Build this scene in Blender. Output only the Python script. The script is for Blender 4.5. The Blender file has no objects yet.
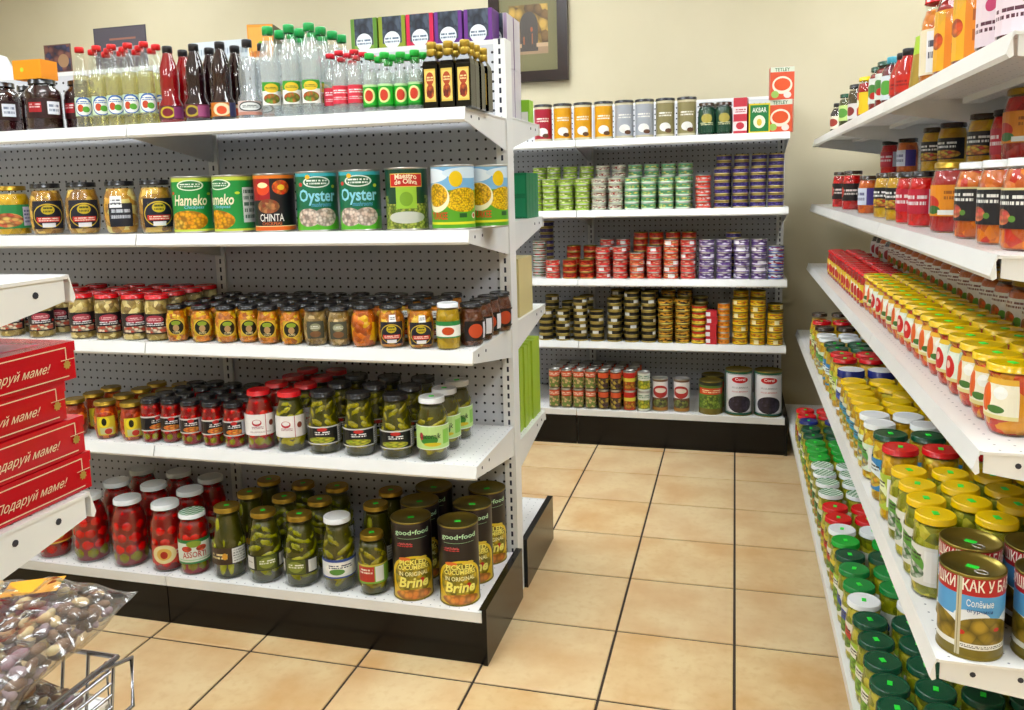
import bpy, math, random
from mathutils import Vector, Matrix
random.seed(7)
SC = bpy.context.scene
COL = SC.collection
PI = math.pi

# ------------------------------------------------------------------ camera
CAM_H, YAW, PITCH, ROLL, FPX, CYPX = 1.1734, 0.2675, 0.131, -0.0258, 818.26, 296.7
_F = Vector((-math.sin(YAW)*math.cos(PITCH), math.cos(YAW)*math.cos(PITCH), -math.sin(PITCH)))
_R0 = Vector((math.cos(YAW), math.sin(YAW), 0)); _U0 = _R0.cross(_F)
_R = _R0*math.cos(ROLL) + _U0*math.sin(ROLL)
_U = -_R0*math.sin(ROLL) + _U0*math.cos(ROLL)
cd = bpy.data.cameras.new('camera'); cam = bpy.data.objects.new('camera', cd); COL.objects.link(cam)
M = Matrix.Identity(4)
for i in range(3):
    M[i][0], M[i][1], M[i][2] = _R[i], _U[i], -_F[i]
M[2][3] = CAM_H
cam.matrix_world = M
cd.sensor_width = 36.0; cd.lens = FPX/1024*36.0
cd.shift_y = -(355-CYPX)/1024.0
cd.clip_start = 0.05
SC.camera = cam

# ------------------------------------------------------------------ world, exposure
w = bpy.data.worlds.new('world'); SC.world = w; w.use_nodes = True
w.node_tree.nodes['Background'].inputs[0].default_value = (0.9, 0.95, 1, 1)
w.node_tree.nodes['Background'].inputs[1].default_value = 0.3
SC.view_settings.view_transform = 'Standard'; SC.view_settings.look = 'None'
SC.view_settings.gamma = 1.0; SC.view_settings.use_curve_mapping = False
SC.view_settings.exposure = 0.0
LAMP = 14.5
SC.cycles.transparent_max_bounces = 24
SC.cycles.max_bounces = 8; SC.cycles.diffuse_bounces = 2
SC.cycles.caustics_reflective = False; SC.cycles.caustics_refractive = False

# ------------------------------------------------------------------ photo pixel <-> place
def proj(X, Y, Z):
    d = Vector((X, Y, Z-CAM_H)); z = d.dot(_F)
    return 512+FPX*d.dot(_R)/z, CYPX-FPX*d.dot(_U)/z
def solve_x(px, Y, Z):
    a, b = -4.0, 3.0
    for _ in range(40):
        m = (a+b)/2
        if proj(m, Y, Z)[0] < px: a = m
        else: b = m
    return (a+b)/2
def solve_y(py, X, Z):
    a, b = 0.5, 6.0
    s = 1 if Z < CAM_H else -1
    for _ in range(40):
        m = (a+b)/2
        if s*(proj(X, m, Z)[1]-py) > 0: a = m
        else: b = m
    return (a+b)/2

# ------------------------------------------------------------------ material helpers
def srgb(h):
    if isinstance(h, tuple): return h if len(h) == 4 else (*h, 1)
    h = h.lstrip('#'); v = [int(h[i:i+2], 16)/255 for i in (0, 2, 4)]
    return tuple((c/12.92 if c <= .04045 else ((c+.055)/1.055)**2.4) for c in v)+(1,)
MATS = {}
def newmat(name):
    m = bpy.data.materials.new(name); m.use_nodes = True
    nt = m.node_tree; b = nt.nodes['Principled BSDF']
    return m, nt, b
def mat(col, rough=.4, metal=0.0, coat=0.0, name=None):
    k = (col, rough, metal, coat)
    if k in MATS: return MATS[k]
    m, nt, b = newmat(name or 'paint')
    b.inputs['Base Color'].default_value = srgb(col); b.inputs['Roughness'].default_value = rough
    b.inputs['Metallic'].default_value = metal; b.inputs['Coat Weight'].default_value = coat
    MATS[k] = m; return m
def N(nt, t, **kw):
    n = nt.nodes.new(t)
    for k, v in kw.items(): setattr(n, k, v)
    return n
def mixc(nt, fac, a, b):
    n = N(nt, 'ShaderNodeMix', data_type='RGBA')
    L = nt.links.new
    if hasattr(fac, 'links'): L(fac, n.inputs[0])
    else: n.inputs[0].default_value = fac
    for s, v in ((6, a), (7, b)):
        if hasattr(v, 'links'): L(v, n.inputs[s])
        else: n.inputs[s].default_value = srgb(v)
    return n.outputs[2]
def math_n(nt, op, a, b=None):
    n = N(nt, 'ShaderNodeMath', operation=op)
    for i, v in enumerate((a, b)):
        if v is None: continue
        if hasattr(v, 'links'): nt.links.new(v, n.inputs[i])
        else: n.inputs[i].default_value = v
    return n.outputs[0]
def vmath(nt, op, a, b=None):
    n = N(nt, 'ShaderNodeVectorMath', operation=op)
    for i, v in enumerate((a, b)):
        if v is None: continue
        if hasattr(v, 'links'): nt.links.new(v, n.inputs[i])
        else: n.inputs[i].default_value = v
    return n.outputs['Value'] if op == 'LENGTH' else n.outputs[0]

def noisy(name, c1, c2, scale=8, rough=.4, bump=0.0, detail=4, space='Object', coat=0, stretch=(1, 1, 1)):
    k = (name, c1, c2, scale)
    if k in MATS: return MATS[k]
    m, nt, b = newmat(name)
    tc = N(nt, 'ShaderNodeTexCoord') if space == 'Object' else N(nt, 'ShaderNodeNewGeometry')
    v = vmath(nt, 'MULTIPLY', tc.outputs['Object' if space == 'Object' else 'Position'], stretch)
    n = N(nt, 'ShaderNodeTexNoise'); n.inputs['Scale'].default_value = scale; n.inputs['Detail'].default_value = detail
    nt.links.new(v, n.inputs['Vector'])
    r = N(nt, 'ShaderNodeMapRange'); r.inputs[1].default_value = .35; r.inputs[2].default_value = .65
    nt.links.new(n.outputs[0], r.inputs[0])
    nt.links.new(mixc(nt, r.outputs[0], c1, c2), b.inputs['Base Color'])
    b.inputs['Roughness'].default_value = rough; b.inputs['Coat Weight'].default_value = coat
    if bump:
        bp = N(nt, 'ShaderNodeBump'); bp.inputs['Strength'].default_value = bump; bp.inputs['Distance'].default_value = .004
        nt.links.new(n.outputs[0], bp.inputs['Height']); nt.links.new(bp.outputs[0], b.inputs['Normal'])
    MATS[k] = m; return m

def vivid(c, k=1.55):
    r, g, b_ = srgb(c)[:3]; m_ = (r+g+b_)/3
    return tuple(min(.9, max(0.0, (m_+(x-m_)*1.12)*k)) for x in (r, g, b_))
def food(c1, c2, scale=70, c3=None, stretch=(1, 1, 1)):
    """chunks of preserved food seen through the jar wall"""
    c1, c2 = vivid(c1), vivid(c2); c3 = vivid(c3) if c3 else None
    k = ('food', c1, c2, scale, c3, stretch)
    if k in MATS: return MATS[k]
    m, nt, b = newmat('preserved_food')
    tc = N(nt, 'ShaderNodeTexCoord'); oi = N(nt, 'ShaderNodeObjectInfo')
    off = math_n(nt, 'MULTIPLY', oi.outputs['Random'], 7.0)
    cmb = N(nt, 'ShaderNodeCombineXYZ'); nt.links.new(off, cmb.inputs[0]); nt.links.new(off, cmb.inputs[2])
    v = vmath(nt, 'ADD', vmath(nt, 'MULTIPLY', tc.outputs['Object'], stretch), cmb.outputs[0])
    vo = N(nt, 'ShaderNodeTexVoronoi'); vo.inputs['Scale'].default_value = scale
    nt.links.new(v, vo.inputs['Vector'])
    sep = N(nt, 'ShaderNodeSeparateColor'); nt.links.new(vo.outputs['Color'], sep.inputs[0])
    c = mixc(nt, sep.outputs[0], c1, c2)
    if c3:
        c = mixc(nt, math_n(nt, 'GREATER_THAN', sep.outputs[1], .72), c, c3)
    d = math_n(nt, 'MULTIPLY', vo.outputs['Distance'], 1.0)
    bp = N(nt, 'ShaderNodeBump'); bp.inputs['Strength'].default_value = .9; bp.inputs['Distance'].default_value = .006; bp.invert = True
    nt.links.new(d, bp.inputs['Height']); nt.links.new(bp.outputs[0], b.inputs['Normal'])
    nt.links.new(c, b.inputs['Base Color']); b.inputs['Roughness'].default_value = .35
    MATS[k] = m; return m

def fresnel_thin(nt, ior):
    """reflectance of a thin wall, alike from both sides"""
    f = N(nt, 'ShaderNodeFresnel'); g_ = N(nt, 'ShaderNodeNewGeometry')
    mr = N(nt, 'ShaderNodeMapRange'); mr.inputs[3].default_value = ior; mr.inputs[4].default_value = 1/ior
    nt.links.new(g_.outputs['Backfacing'], mr.inputs[0]); nt.links.new(mr.outputs[0], f.inputs[0]); return f
def glass(tint, gloss=.12):
    k = ('glass', tint, gloss)
    if k in MATS: return MATS[k]
    m, nt, b = newmat('jar_glass'); nt.nodes.remove(b)
    out = nt.nodes['Material Output']
    t = N(nt, 'ShaderNodeBsdfTransparent'); t.inputs[0].default_value = srgb(tint)
    g = N(nt, 'ShaderNodeBsdfGlossy'); g.inputs['Roughness'].default_value = .06; g.inputs[0].default_value = (1, 1, 1, 1)
    lw = fresnel_thin(nt, 1.5)
    mx = N(nt, 'ShaderNodeMixShader'); nt.links.new(lw.outputs[0], mx.inputs[0])
    nt.links.new(t.outputs[0], mx.inputs[1]); nt.links.new(g.outputs[0], mx.inputs[2])
    nt.links.new(mx.outputs[0], out.inputs[0])
    MATS[k] = m; return m

def milky(tint, k):
    """clear plastic or liquid that scatters a little light"""
    key = ('milky', tint, k)
    if key in MATS: return MATS[key]
    m = glass(tint).copy(); m.name = 'clear_plastic'; nt = m.node_tree; out = nt.nodes['Material Output']
    src = out.inputs[0].links[0].from_socket; d = N(nt, 'ShaderNodeBsdfDiffuse'); d.inputs[0].default_value = (.93, .95, .96, 1)
    x = N(nt, 'ShaderNodeMixShader'); x.inputs[0].default_value = k
    nt.links.new(src, x.inputs[1]); nt.links.new(d.outputs[0], x.inputs[2]); nt.links.new(x.outputs[0], out.inputs[0])
    MATS[key] = m; return m
def print_mat(base, layers, rough=.35, metal=0.0, name='printed_label', aspect=1.0):
    """flat print in UV space: r rectangle, e ellipse, t lines of small type, b blobs"""
    k = ('print', base, tuple(layers), rough, aspect)
    if k in MATS: return MATS[k]
    m, nt, bs = newmat(name)
    tc = N(nt, 'ShaderNodeTexCoord'); uv = tc.outputs['UV']
    col = None
    cur = base
    def rect(x0, y0, x1, y1):
        d = vmath(nt, 'SUBTRACT', vmath(nt, 'ABSOLUTE', vmath(nt, 'SUBTRACT', uv, ((x0+x1)/2, (y0+y1)/2, 0))), (abs(x1-x0)/2, abs(y1-y0)/2, 0))
        s = N(nt, 'ShaderNodeSeparateXYZ'); nt.links.new(d, s.inputs[0])
        return math_n(nt, 'LESS_THAN', math_n(nt, 'MAXIMUM', s.outputs[0], s.outputs[1]), 0.0)
    for l in layers:
        if l[0] == 'r':
            mask, c = rect(*l[1:5]), l[5]
        elif l[0] == 'e':
            d = vmath(nt, 'MULTIPLY', vmath(nt, 'SUBTRACT', uv, (l[1], l[2], 0)), (1/l[3], 1/l[4], 0))
            mask, c = math_n(nt, 'LESS_THAN', vmath(nt, 'LENGTH', d), 1.0), l[5]
        elif l[0] == 't':
            lines = max(2, round((l[4]-l[2])*l[6]/5))
            sv = N(nt, 'ShaderNodeSeparateXYZ'); nt.links.new(uv, sv.inputs[0])
            q = math_n(nt, 'MULTIPLY', math_n(nt, 'SUBTRACT', sv.outputs[1], l[2]), lines/(l[4]-l[2]))
            row = math_n(nt, 'FLOOR', q); fr = math_n(nt, 'FRACT', q)
            cv = N(nt, 'ShaderNodeCombineXYZ'); nt.links.new(math_n(nt, 'MULTIPLY', sv.outputs[0], l[6]*2.2), cv.inputs[0]); nt.links.new(math_n(nt, 'ADD', math_n(nt, 'MULTIPLY', row, 3.7), math_n(nt, 'MULTIPLY', sv.outputs[1], l[6]*1.1 if lines == 1 else 0.0)), cv.inputs[1])
            n = N(nt, 'ShaderNodeTexNoise'); n.inputs['Scale'].default_value = 1.0; n.inputs['Detail'].default_value = 1
            nt.links.new(cv.outputs[0], n.inputs['Vector'])
            band = math_n(nt, 'LESS_THAN', math_n(nt, 'ABSOLUTE', math_n(nt, 'SUBTRACT', fr, .5)), .5 if lines == 1 else .28)
            mask = math_n(nt, 'MULTIPLY', math_n(nt, 'MULTIPLY', rect(*l[1:5]), band), math_n(nt, 'GREATER_THAN', n.outputs[0], .47)); c = l[5]
        elif l[0] in ('b', 'eb'):
            asp = aspect
            vo = N(nt, 'ShaderNodeTexVoronoi'); vo.inputs['Scale'].default_value = l[5]
            nt.links.new(vmath(nt, 'MULTIPLY', uv, (asp, 1, 0)), vo.inputs['Vector'])
            s = N(nt, 'ShaderNodeSeparateColor'); nt.links.new(vo.outputs['Color'], s.inputs[0])
            if l[0] == 'b':
                c = mixc(nt, math_n(nt, 'GREATER_THAN', s.outputs[0], .7), l[6], l[7])
                mask = rect(*l[1:5])
            else:
                c = mixc(nt, s.outputs[0], l[6], l[7])
                d = vmath(nt, 'MULTIPLY', vmath(nt, 'SUBTRACT', uv, (l[1], l[2], 0)), (1/l[3], 1/l[4], 0))
                mask = math_n(nt, 'LESS_THAN', vmath(nt, 'LENGTH', d), 1.0)
            edge = N(nt, 'ShaderNodeMapRange'); edge.inputs[1].default_value = .34; edge.inputs[2].default_value = .75; edge.inputs[4].default_value = .75
            nt.links.new(vo.outputs['Distance'], edge.inputs[0])
            c = mixc(nt, edge.outputs[0], c, tuple(x*.25 for x in srgb(l[7])[:3]))
        cur = mixc(nt, mask, cur, c)
    if hasattr(cur, 'links'): nt.links.new(cur, bs.inputs['Base Color'])
    else: bs.inputs['Base Color'].default_value = srgb(cur)
    bs.inputs['Roughness'].default_value = rough; bs.inputs['Metallic'].default_value = metal
    MATS[k] = m; return m

def perforated(name, base, hole, pitch, rad, axes, off=(0.0, 0.0), rough=.45):
    """painted sheet steel / hardboard with punched holes"""
    m, nt, b = newmat(name)
    tc = N(nt, 'ShaderNodeTexCoord'); s = N(nt, 'ShaderNodeSeparateXYZ'); nt.links.new(tc.outputs['Object'], s.inputs[0])
    ds = []
    for a, o in zip(axes, off):
        p = pitch if not isinstance(pitch, tuple) else pitch[axes.index(a)]
        f = math_n(nt, 'FRACT', math_n(nt, 'ADD', math_n(nt, 'DIVIDE', s.outputs[a], p), 50.0+o))
        ds.append(math_n(nt, 'MULTIPLY', math_n(nt, 'ABSOLUTE', math_n(nt, 'SUBTRACT', f, .5)), p))
    if isinstance(rad, tuple):
        mask = math_n(nt, 'MULTIPLY', math_n(nt, 'LESS_THAN', ds[0], rad[0]), math_n(nt, 'LESS_THAN', ds[1], rad[1]))
    else:
        q = math_n(nt, 'ADD', math_n(nt, 'POWER', ds[0], 2.0), math_n(nt, 'POWER', ds[1], 2.0))
        mask = math_n(nt, 'LESS_THAN', q, rad*rad)
    nt.links.new(mixc(nt, mask, base, hole), b.inputs['Base Color']); b.inputs['Roughness'].default_value = rough
    return m

# ------------------------------------------------------------------ mesh helpers
class MB:
    def __init__(s): s.v = []; s.f = []; s.m = []; s.uv = {}; s.sm = []
    def quad(s, a, b, c, d, mi=0, uv=None, smooth=False):
        i = len(s.v); s.v += [a, b, c, d]; s.f.append((i, i+1, i+2, i+3)); s.m.append(mi); s.sm.append(smooth)
        if uv: s.uv[len(s.f)-1] = uv
    def box(s, x0, y0, z0, x1, y1, z1, mi=0):
        i = len(s.v)
        s.v += [(x, y, z) for z in (z0, z1) for y in (y0, y1) for x in (x0, x1)]
        for f in ((0, 2, 3, 1), (4, 5, 7, 6), (0, 1, 5, 4), (2, 6, 7, 3), (0, 4, 6, 2), (1, 3, 7, 5)):
            s.f.append(tuple(i+k for k in f)); s.m.append(mi); s.sm.append(False)
        return s
    def prism(s, pts, axis, a, b, mi=0):
        """extrude polygon pts (2D) along axis from a to b"""
        i = len(s.v); n = len(pts)
        for t in (a, b):
            for p, q in pts:
                s.v.append({'x': (t, p, q), 'y': (p, t, q), 'z': (p, q, t)}[axis])
        s.f.append(tuple(i+k for k in range(n))); s.f.append(tuple(i+n+k for k in reversed(range(n))))
        s.m += [mi, mi]; s.sm += [False, False]
        for k in range(n):
            s.f.append((i+k, i+n+k, i+n+(k+1) % n, i+(k+1) % n)); s.m.append(mi); s.sm.append(False)
        return s
    def lathe(s, prof, seg=20, mi=0, smooth=True, cx=0, cy=0, uvband=None):
        """prof: [(r, z[, mi])] bottom to top"""
        i = len(s.v)
        for p in prof:
            for k in range(seg):
                a = 2*PI*k/seg
                s.v.append((cx+p[0]*math.sin(a), cy-p[0]*math.cos(a), p[1]))
        for j in range(len(prof)-1):
            q = prof[j+1][2] if len(prof[j+1]) > 2 else mi
            for k in range(seg):
                k2 = (k+1) % seg
                s.f.append((i+j*seg+k, i+j*seg+k2, i+(j+1)*seg+k2, i+(j+1)*seg+k)); s.m.append(q); s.sm.append(smooth)
                if uvband and uvband[0] <= j < uvband[1]:
                    z0, z1 = prof[uvband[0]][1], prof[uvband[1]][1]
                    u0 = k/seg; u1 = (k+1)/seg; v0 = (prof[j][1]-z0)/(z1-z0); v1 = (prof[j+1][1]-z0)/(z1-z0)
                    s.uv[len(s.f)-1] = [((u0+.5) % 1.0, v0), (((u0+.5) % 1.0)+1/seg, v0), (((u0+.5) % 1.0)+1/seg, v1), ((u0+.5) % 1.0, v1)]
        if prof[0][0] > 1e-5: pass
        return s
    def ellipsoid(s, c, ax, rot=None, su=8, sv=5, mi=0):
        i = len(s.v); R = rot or Matrix.Identity(3)
        def put(x, y, z):
            p = R @ Vector((x*ax[0], y*ax[1], z*ax[2])); s.v.append((c[0]+p.x, c[1]+p.y, c[2]+p.z))
        put(0, 0, -1)
        for j in range(1, sv):
            t = -PI/2+PI*j/sv
            for k in range(su):
                a = 2*PI*k/su; put(math.cos(t)*math.cos(a), math.cos(t)*math.sin(a), math.sin(t))
        put(0, 0, 1); top = len(s.v)-1
        def add(f): s.f.append(f); s.m.append(mi); s.sm.append(True)
        for k in range(su):
            add((i, i+1+(k+1) % su, i+1+k))
            for j in range(sv-2):
                a = i+1+j*su; add((a+k, a+(k+1) % su, a+su+(k+1) % su, a+su+k))
            a = i+1+(sv-2)*su; add((a+k, a+(k+1) % su, top))
        return s
    def tube(s, pts, r, seg=6, mi=0):
        pts = [Vector(p) for p in pts]; i = len(s.v)
        for j, p in enumerate(pts):
            d = (pts[min(j+1, len(pts)-1)]-pts[max(j-1, 0)]).normalized()
            u = d.cross(Vector((0, 0, 1)) if abs(d.z) < .9 else Vector((1, 0, 0))).normalized(); v = d.cross(u)
            for k in range(seg):
                a = 2*PI*k/seg; q = p+u*math.cos(a)*r+v*math.sin(a)*r; s.v.append(tuple(q))
        for j in range(len(pts)-1):
            for k in range(seg):
                s.f.append((i+j*seg+k, i+j*seg+(k+1) % seg, i+(j+1)*seg+(k+1) % seg, i+(j+1)*seg+k)); s.m.append(mi); s.sm.append(True)
        return s
    def mesh(s, name, mats):
        me = bpy.data.meshes.new(name); me.from_pydata(s.v, [], s.f)
        for m in (mats if isinstance(mats, (list, tuple)) else [mats]): me.materials.append(m)
        me.polygons.foreach_set('material_index', s.m); me.polygons.foreach_set('use_smooth', s.sm)
        if s.uv:
            ul = me.uv_layers.new(name='UVMap')
            for fi, uvs in s.uv.items():
                p = me.polygons[fi]
                for li, u in zip(p.loop_indices, uvs): ul.data[li].uv = u
        me.update(); return me

def ob(name, me, parent=None, loc=(0, 0, 0), rz=0.0):
    o = bpy.data.objects.new(name, me); COL.objects.link(o)
    o.location = loc
    if rz: o.rotation_euler = (0, 0, rz)
    if parent: o.parent = parent
    return o
def tag(o, label=None, cat=None, group=None, kind=None):
    if label: o['label'] = label
    if cat: o['category'] = cat
    if group: o['group'] = group
    if kind: o['kind'] = kind
    return o
def empty(name, loc, rz=0): return ob(name, None, None, loc, rz)

_txt = {}
def text_geo(body, width, height, shear=0.0, bold=0.0):
    k = (body, shear, bold)
    if k not in _txt:
        c = bpy.data.curves.new('t', 'FONT'); c.body = body; c.resolution_u = 2; c.shear = shear; c.offset = bold
        o = bpy.data.objects.new('t', c); COL.objects.link(o)
        me = o.to_mesh(); vs = [tuple(v.co) for v in me.vertices]; fs = [tuple(p.vertices) for p in me.polygons]
        o.to_mesh_clear(); bpy.data.objects.remove(o); bpy.data.curves.remove(c)
        _txt[k] = (vs, fs)
    vs, fs = _txt[k]
    xs = [v[0] for v in vs]; ys = [v[1] for v in vs]
    x0, x1, y0, y1 = min(xs), max(xs), min(ys), max(ys)
    return [((v[0]-(x0+x1)/2)*width/(x1-x0), (v[1]-(y0+y1)/2)*height/(y1-y0)) for v in vs], fs
def text_on_cyl(mb, body, r, zc, width, height, a0=0.0, shear=0, bold=0, arc=0.0, mi=0):
    vs, fs = text_geo(body, width, height, shear, bold); i = len(mb.v)
    for x, y in vs:
        a = x/r+a0; z = zc+y+arc*(1-(2*x/width)**2)
        mb.v.append((r*math.sin(a), -r*math.cos(a), z))
    for f in fs: mb.f.append(tuple(i+k for k in f)); mb.m.append(mi); mb.sm.append(False)
def text_flat(mb, body, fn, width, height, shear=0, bold=0, mi=0):
    vs, fs = text_geo(body, width, height, shear, bold); i = len(mb.v)
    for x, y in vs: mb.v.append(fn(x, y))
    for f in fs: mb.f.append(tuple(i+k for k in f)); mb.m.append(mi); mb.sm.append(False)

# ------------------------------------------------------------------ shared materials
WHITE = noisy('white_enamel', '#f4f3f0', '#e9e9e6', 3, .3)
WHITE_IN = WHITE
PEG = perforated('pegboard', '#d0d0d4', '#14121c', .0254, .0036, (0, 2))
PEG_Y = perforated('pegboard_side', '#d0d0d4', '#14121c', .0254, .0036, (1, 2))
DECKP = perforated('perforated_deck', '#f2f1ee', '#8a8a92', .0254, .0018, (0, 1), rough=.3)
RAILP = perforated('perforated_edge', '#f2f1ee', '#55555c', (.03, .0254), .0024, (0, 1), rough=.28)
SLOT = perforated('slotted_upright', '#f3f2ef', '#10121e', (.0254, 10.0), (.0075, .0), (2, 0))
BLACK = mat('#070709', .2, name='black_kick_plate'); BLACK.node_tree.nodes['Principled BSDF'].inputs['Specular IOR Level'].default_value = .3
METAL = mat('#b9b6ae', .3, .9, name='tinplate')
BRONZE = mat('#8f7f3c', .32, .9, name='gold_lacquer')
GRN_STK = mat('#28e03c', .5, name='price_sticker')
PAPER = mat('#f2f0ea', .5, name='paper')
BLK = mat('#101012', .35, name='black_plastic')
def slot_mat(face_axis):
    """painted upright with a row of key slots down the middle of one face; local x across (or y), z up"""
    m, nt, b = newmat('slotted_upright')
    tc = N(nt, 'ShaderNodeTexCoord'); s = N(nt, 'ShaderNodeSeparateXYZ'); nt.links.new(tc.outputs['Object'], s.inputs[0])
    f = math_n(nt, 'FRACT', math_n(nt, 'DIVIDE', s.outputs[2], .0254))
    a = math_n(nt, 'LESS_THAN', math_n(nt, 'ABSOLUTE', s.outputs[face_axis]), .003)
    mask = math_n(nt, 'MULTIPLY', a, math_n(nt, 'LESS_THAN', math_n(nt, 'ABSOLUTE', math_n(nt, 'SUBTRACT', f, .5)), .29))
    nt.links.new(mixc(nt, mask, '#f3f2ef', '#141830'), b.inputs['Base Color']); b.inputs['Roughness'].default_value = .35
    return m
SLOTX = slot_mat(0); SLOTY = slot_mat(1)

# ------------------------------------------------------------------ room
WALL_Y = 4.15
RX0, RX1, RY0, RZ = -4.6, 2.3, -2.6, 2.75
WALLM = noisy('beige_wall_paint', '#cfc4a6', '#c9be9e', 2.2, .7)
def wall(name, x0, y0, z0, x1, y1, z1, m):
    o = ob(name, MB().box(x0, y0, z0, x1, y1, z1).mesh(name, m)); tag(o, kind='structure'); return o
wall('wall_back', RX0-.1, WALL_Y, 0, RX1+.1, WALL_Y+.1, RZ, WALLM)
wall('wall_right', RX1, RY0, 0, RX1+.1, WALL_Y, RZ, WALLM)
wall('wall_left', RX0-.1, RY0, 0, RX0, WALL_Y, RZ, WALLM)
wall('wall_front', RX0-.1, RY0-.1, 0, RX1+.1, RY0, RZ, WALLM)
wall('ceiling', RX0-.1, RY0-.1, RZ, RX1+.1, WALL_Y+.1, RZ+.1, mat('#f0efea', .8, name='ceiling_tile'))
floor = wall('floor', RX0-.1, RY0-.1, -.08, RX1+.1, WALL_Y+.1, -.0035, mat('#3a2c22', .8, name='grout'))
# floor tiles
TS, TX, TY = .3038, .0091, 2.0389
m, nt, b = newmat('floor_tile')
g = N(nt, 'ShaderNodeNewGeometry'); oi = N(nt, 'ShaderNodeObjectInfo')
n1 = N(nt, 'ShaderNodeTexNoise'); n1.inputs['Scale'].default_value = 6; n1.inputs['Detail'].default_value = 5
n2 = N(nt, 'ShaderNodeTexNoise'); n2.inputs['Scale'].default_value = 45; n2.inputs['Detail'].default_value = 3
for n_ in (n1, n2): nt.links.new(g.outputs['Position'], n_.inputs['Vector'])
r1 = N(nt, 'ShaderNodeMapRange'); r1.inputs[1].default_value = .38; r1.inputs[2].default_value = .68; nt.links.new(n1.outputs[0], r1.inputs[0])
c = mixc(nt, r1.outputs[0], '#e8cb98', '#d6a66a')
r2 = N(nt, 'ShaderNodeMapRange'); r2.inputs[1].default_value = .5; r2.inputs[2].default_value = .75; r2.inputs[4].default_value = .45; nt.links.new(n2.outputs[0], r2.inputs[0])
c = mixc(nt, r2.outputs[0], c, '#d2a56a')
rr = N(nt, 'ShaderNodeMapRange'); rr.inputs[3].default_value = 0; rr.inputs[4].default_value = .25; nt.links.new(oi.outputs['Random'], rr.inputs[0])
c = mixc(nt, rr.outputs[0], c, '#e9d6b4')
nt.links.new(c, b.inputs['Base Color']); b.inputs['Roughness'].default_value = .32
TILE = m
def tile_geo(mb, x, y):
    h = TS/2-.0034; e = .0022
    x += TS/2; y += TS/2
    i = len(mb.v)
    for k, z in ((h, -.004), (h, -.0012), (h-e, 0.0)):
        mb.v += [(x-k, y-k, z), (x+k, y-k, z), (x+k, y+k, z), (x-k, y+k, z)]
    for a in (0, 4):
        for q in range(4):
            mb.f.append((i+a+q, i+a+(q+1) % 4, i+a+4+(q+1) % 4, i+a+4+q)); mb.m.append(0); mb.sm.append(False)
    mb.f.append((i+8, i+9, i+10, i+11)); mb.m.append(0); mb.sm.append(False)
t0 = MB(); tile_geo(t0, -TS/2, -TS/2); TM = t0.mesh('tile', TILE)
rest = MB()
for i in range(-16, 8):
    for j in range(-16, 8):
        x, y = TX+i*TS, TY+j*TS
        if x < RX0 or x+TS > RX1+.2 or y < RY0 or y > WALL_Y: continue
        if -6 <= i <= 0 and -3 <= j <= 5: ob('tile', TM, floor, (x+TS/2, y+TS/2, 0))
        else: tile_geo(rest, x, y)
tag(ob('tile_field', rest.mesh('tile_field', TILE), floor), kind='stuff')
# ceiling lights (recessed fluorescent troffers)
em = bpy.data.materials.new('fluorescent_diffuser'); em.use_nodes = True
eb = em.node_tree.nodes['Principled BSDF']; eb.inputs['Emission Color'].default_value = (.90, .96, 1, 1); eb.inputs['Emission Strength'].default_value = LAMP
eb.inputs['Base Color'].default_value = (.9, .9, .9, 1)
fm = MB().box(-.34, -.64, -.03, .34, -.6, 0).box(-.34, .6, -.03, .34, .64, 0).box(-.34, -.6, -.03, -.3, .6, 0).box(.3, -.6, -.03, .34, .6, 0).mesh('frame', WHITE)
dm = MB().box(-.3, -.6, -.02, .3, .6, -.004).mesh('diffuser', em)
spots = [(x, y) for y in (-1.2, 1.0, 3.0) for x in (-3.2, -1.1, .9)]
nm = {-3.2: 'left', -1.1: 'middle', .9: 'right'}; nm2 = {-1.2: 'near the front wall', 1.0: 'mid room', 3.0: 'near the back wall'}
for x, y in spots:
    t = empty('ceiling_light', (x, y, RZ)); tag(t, 'white fluorescent ceiling panel, %s column, %s' % (nm[x], nm2[y]), 'ceiling light', 'ceiling lights')
    ob('frame', fm, t); ob('diffuser', dm, t)

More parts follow.
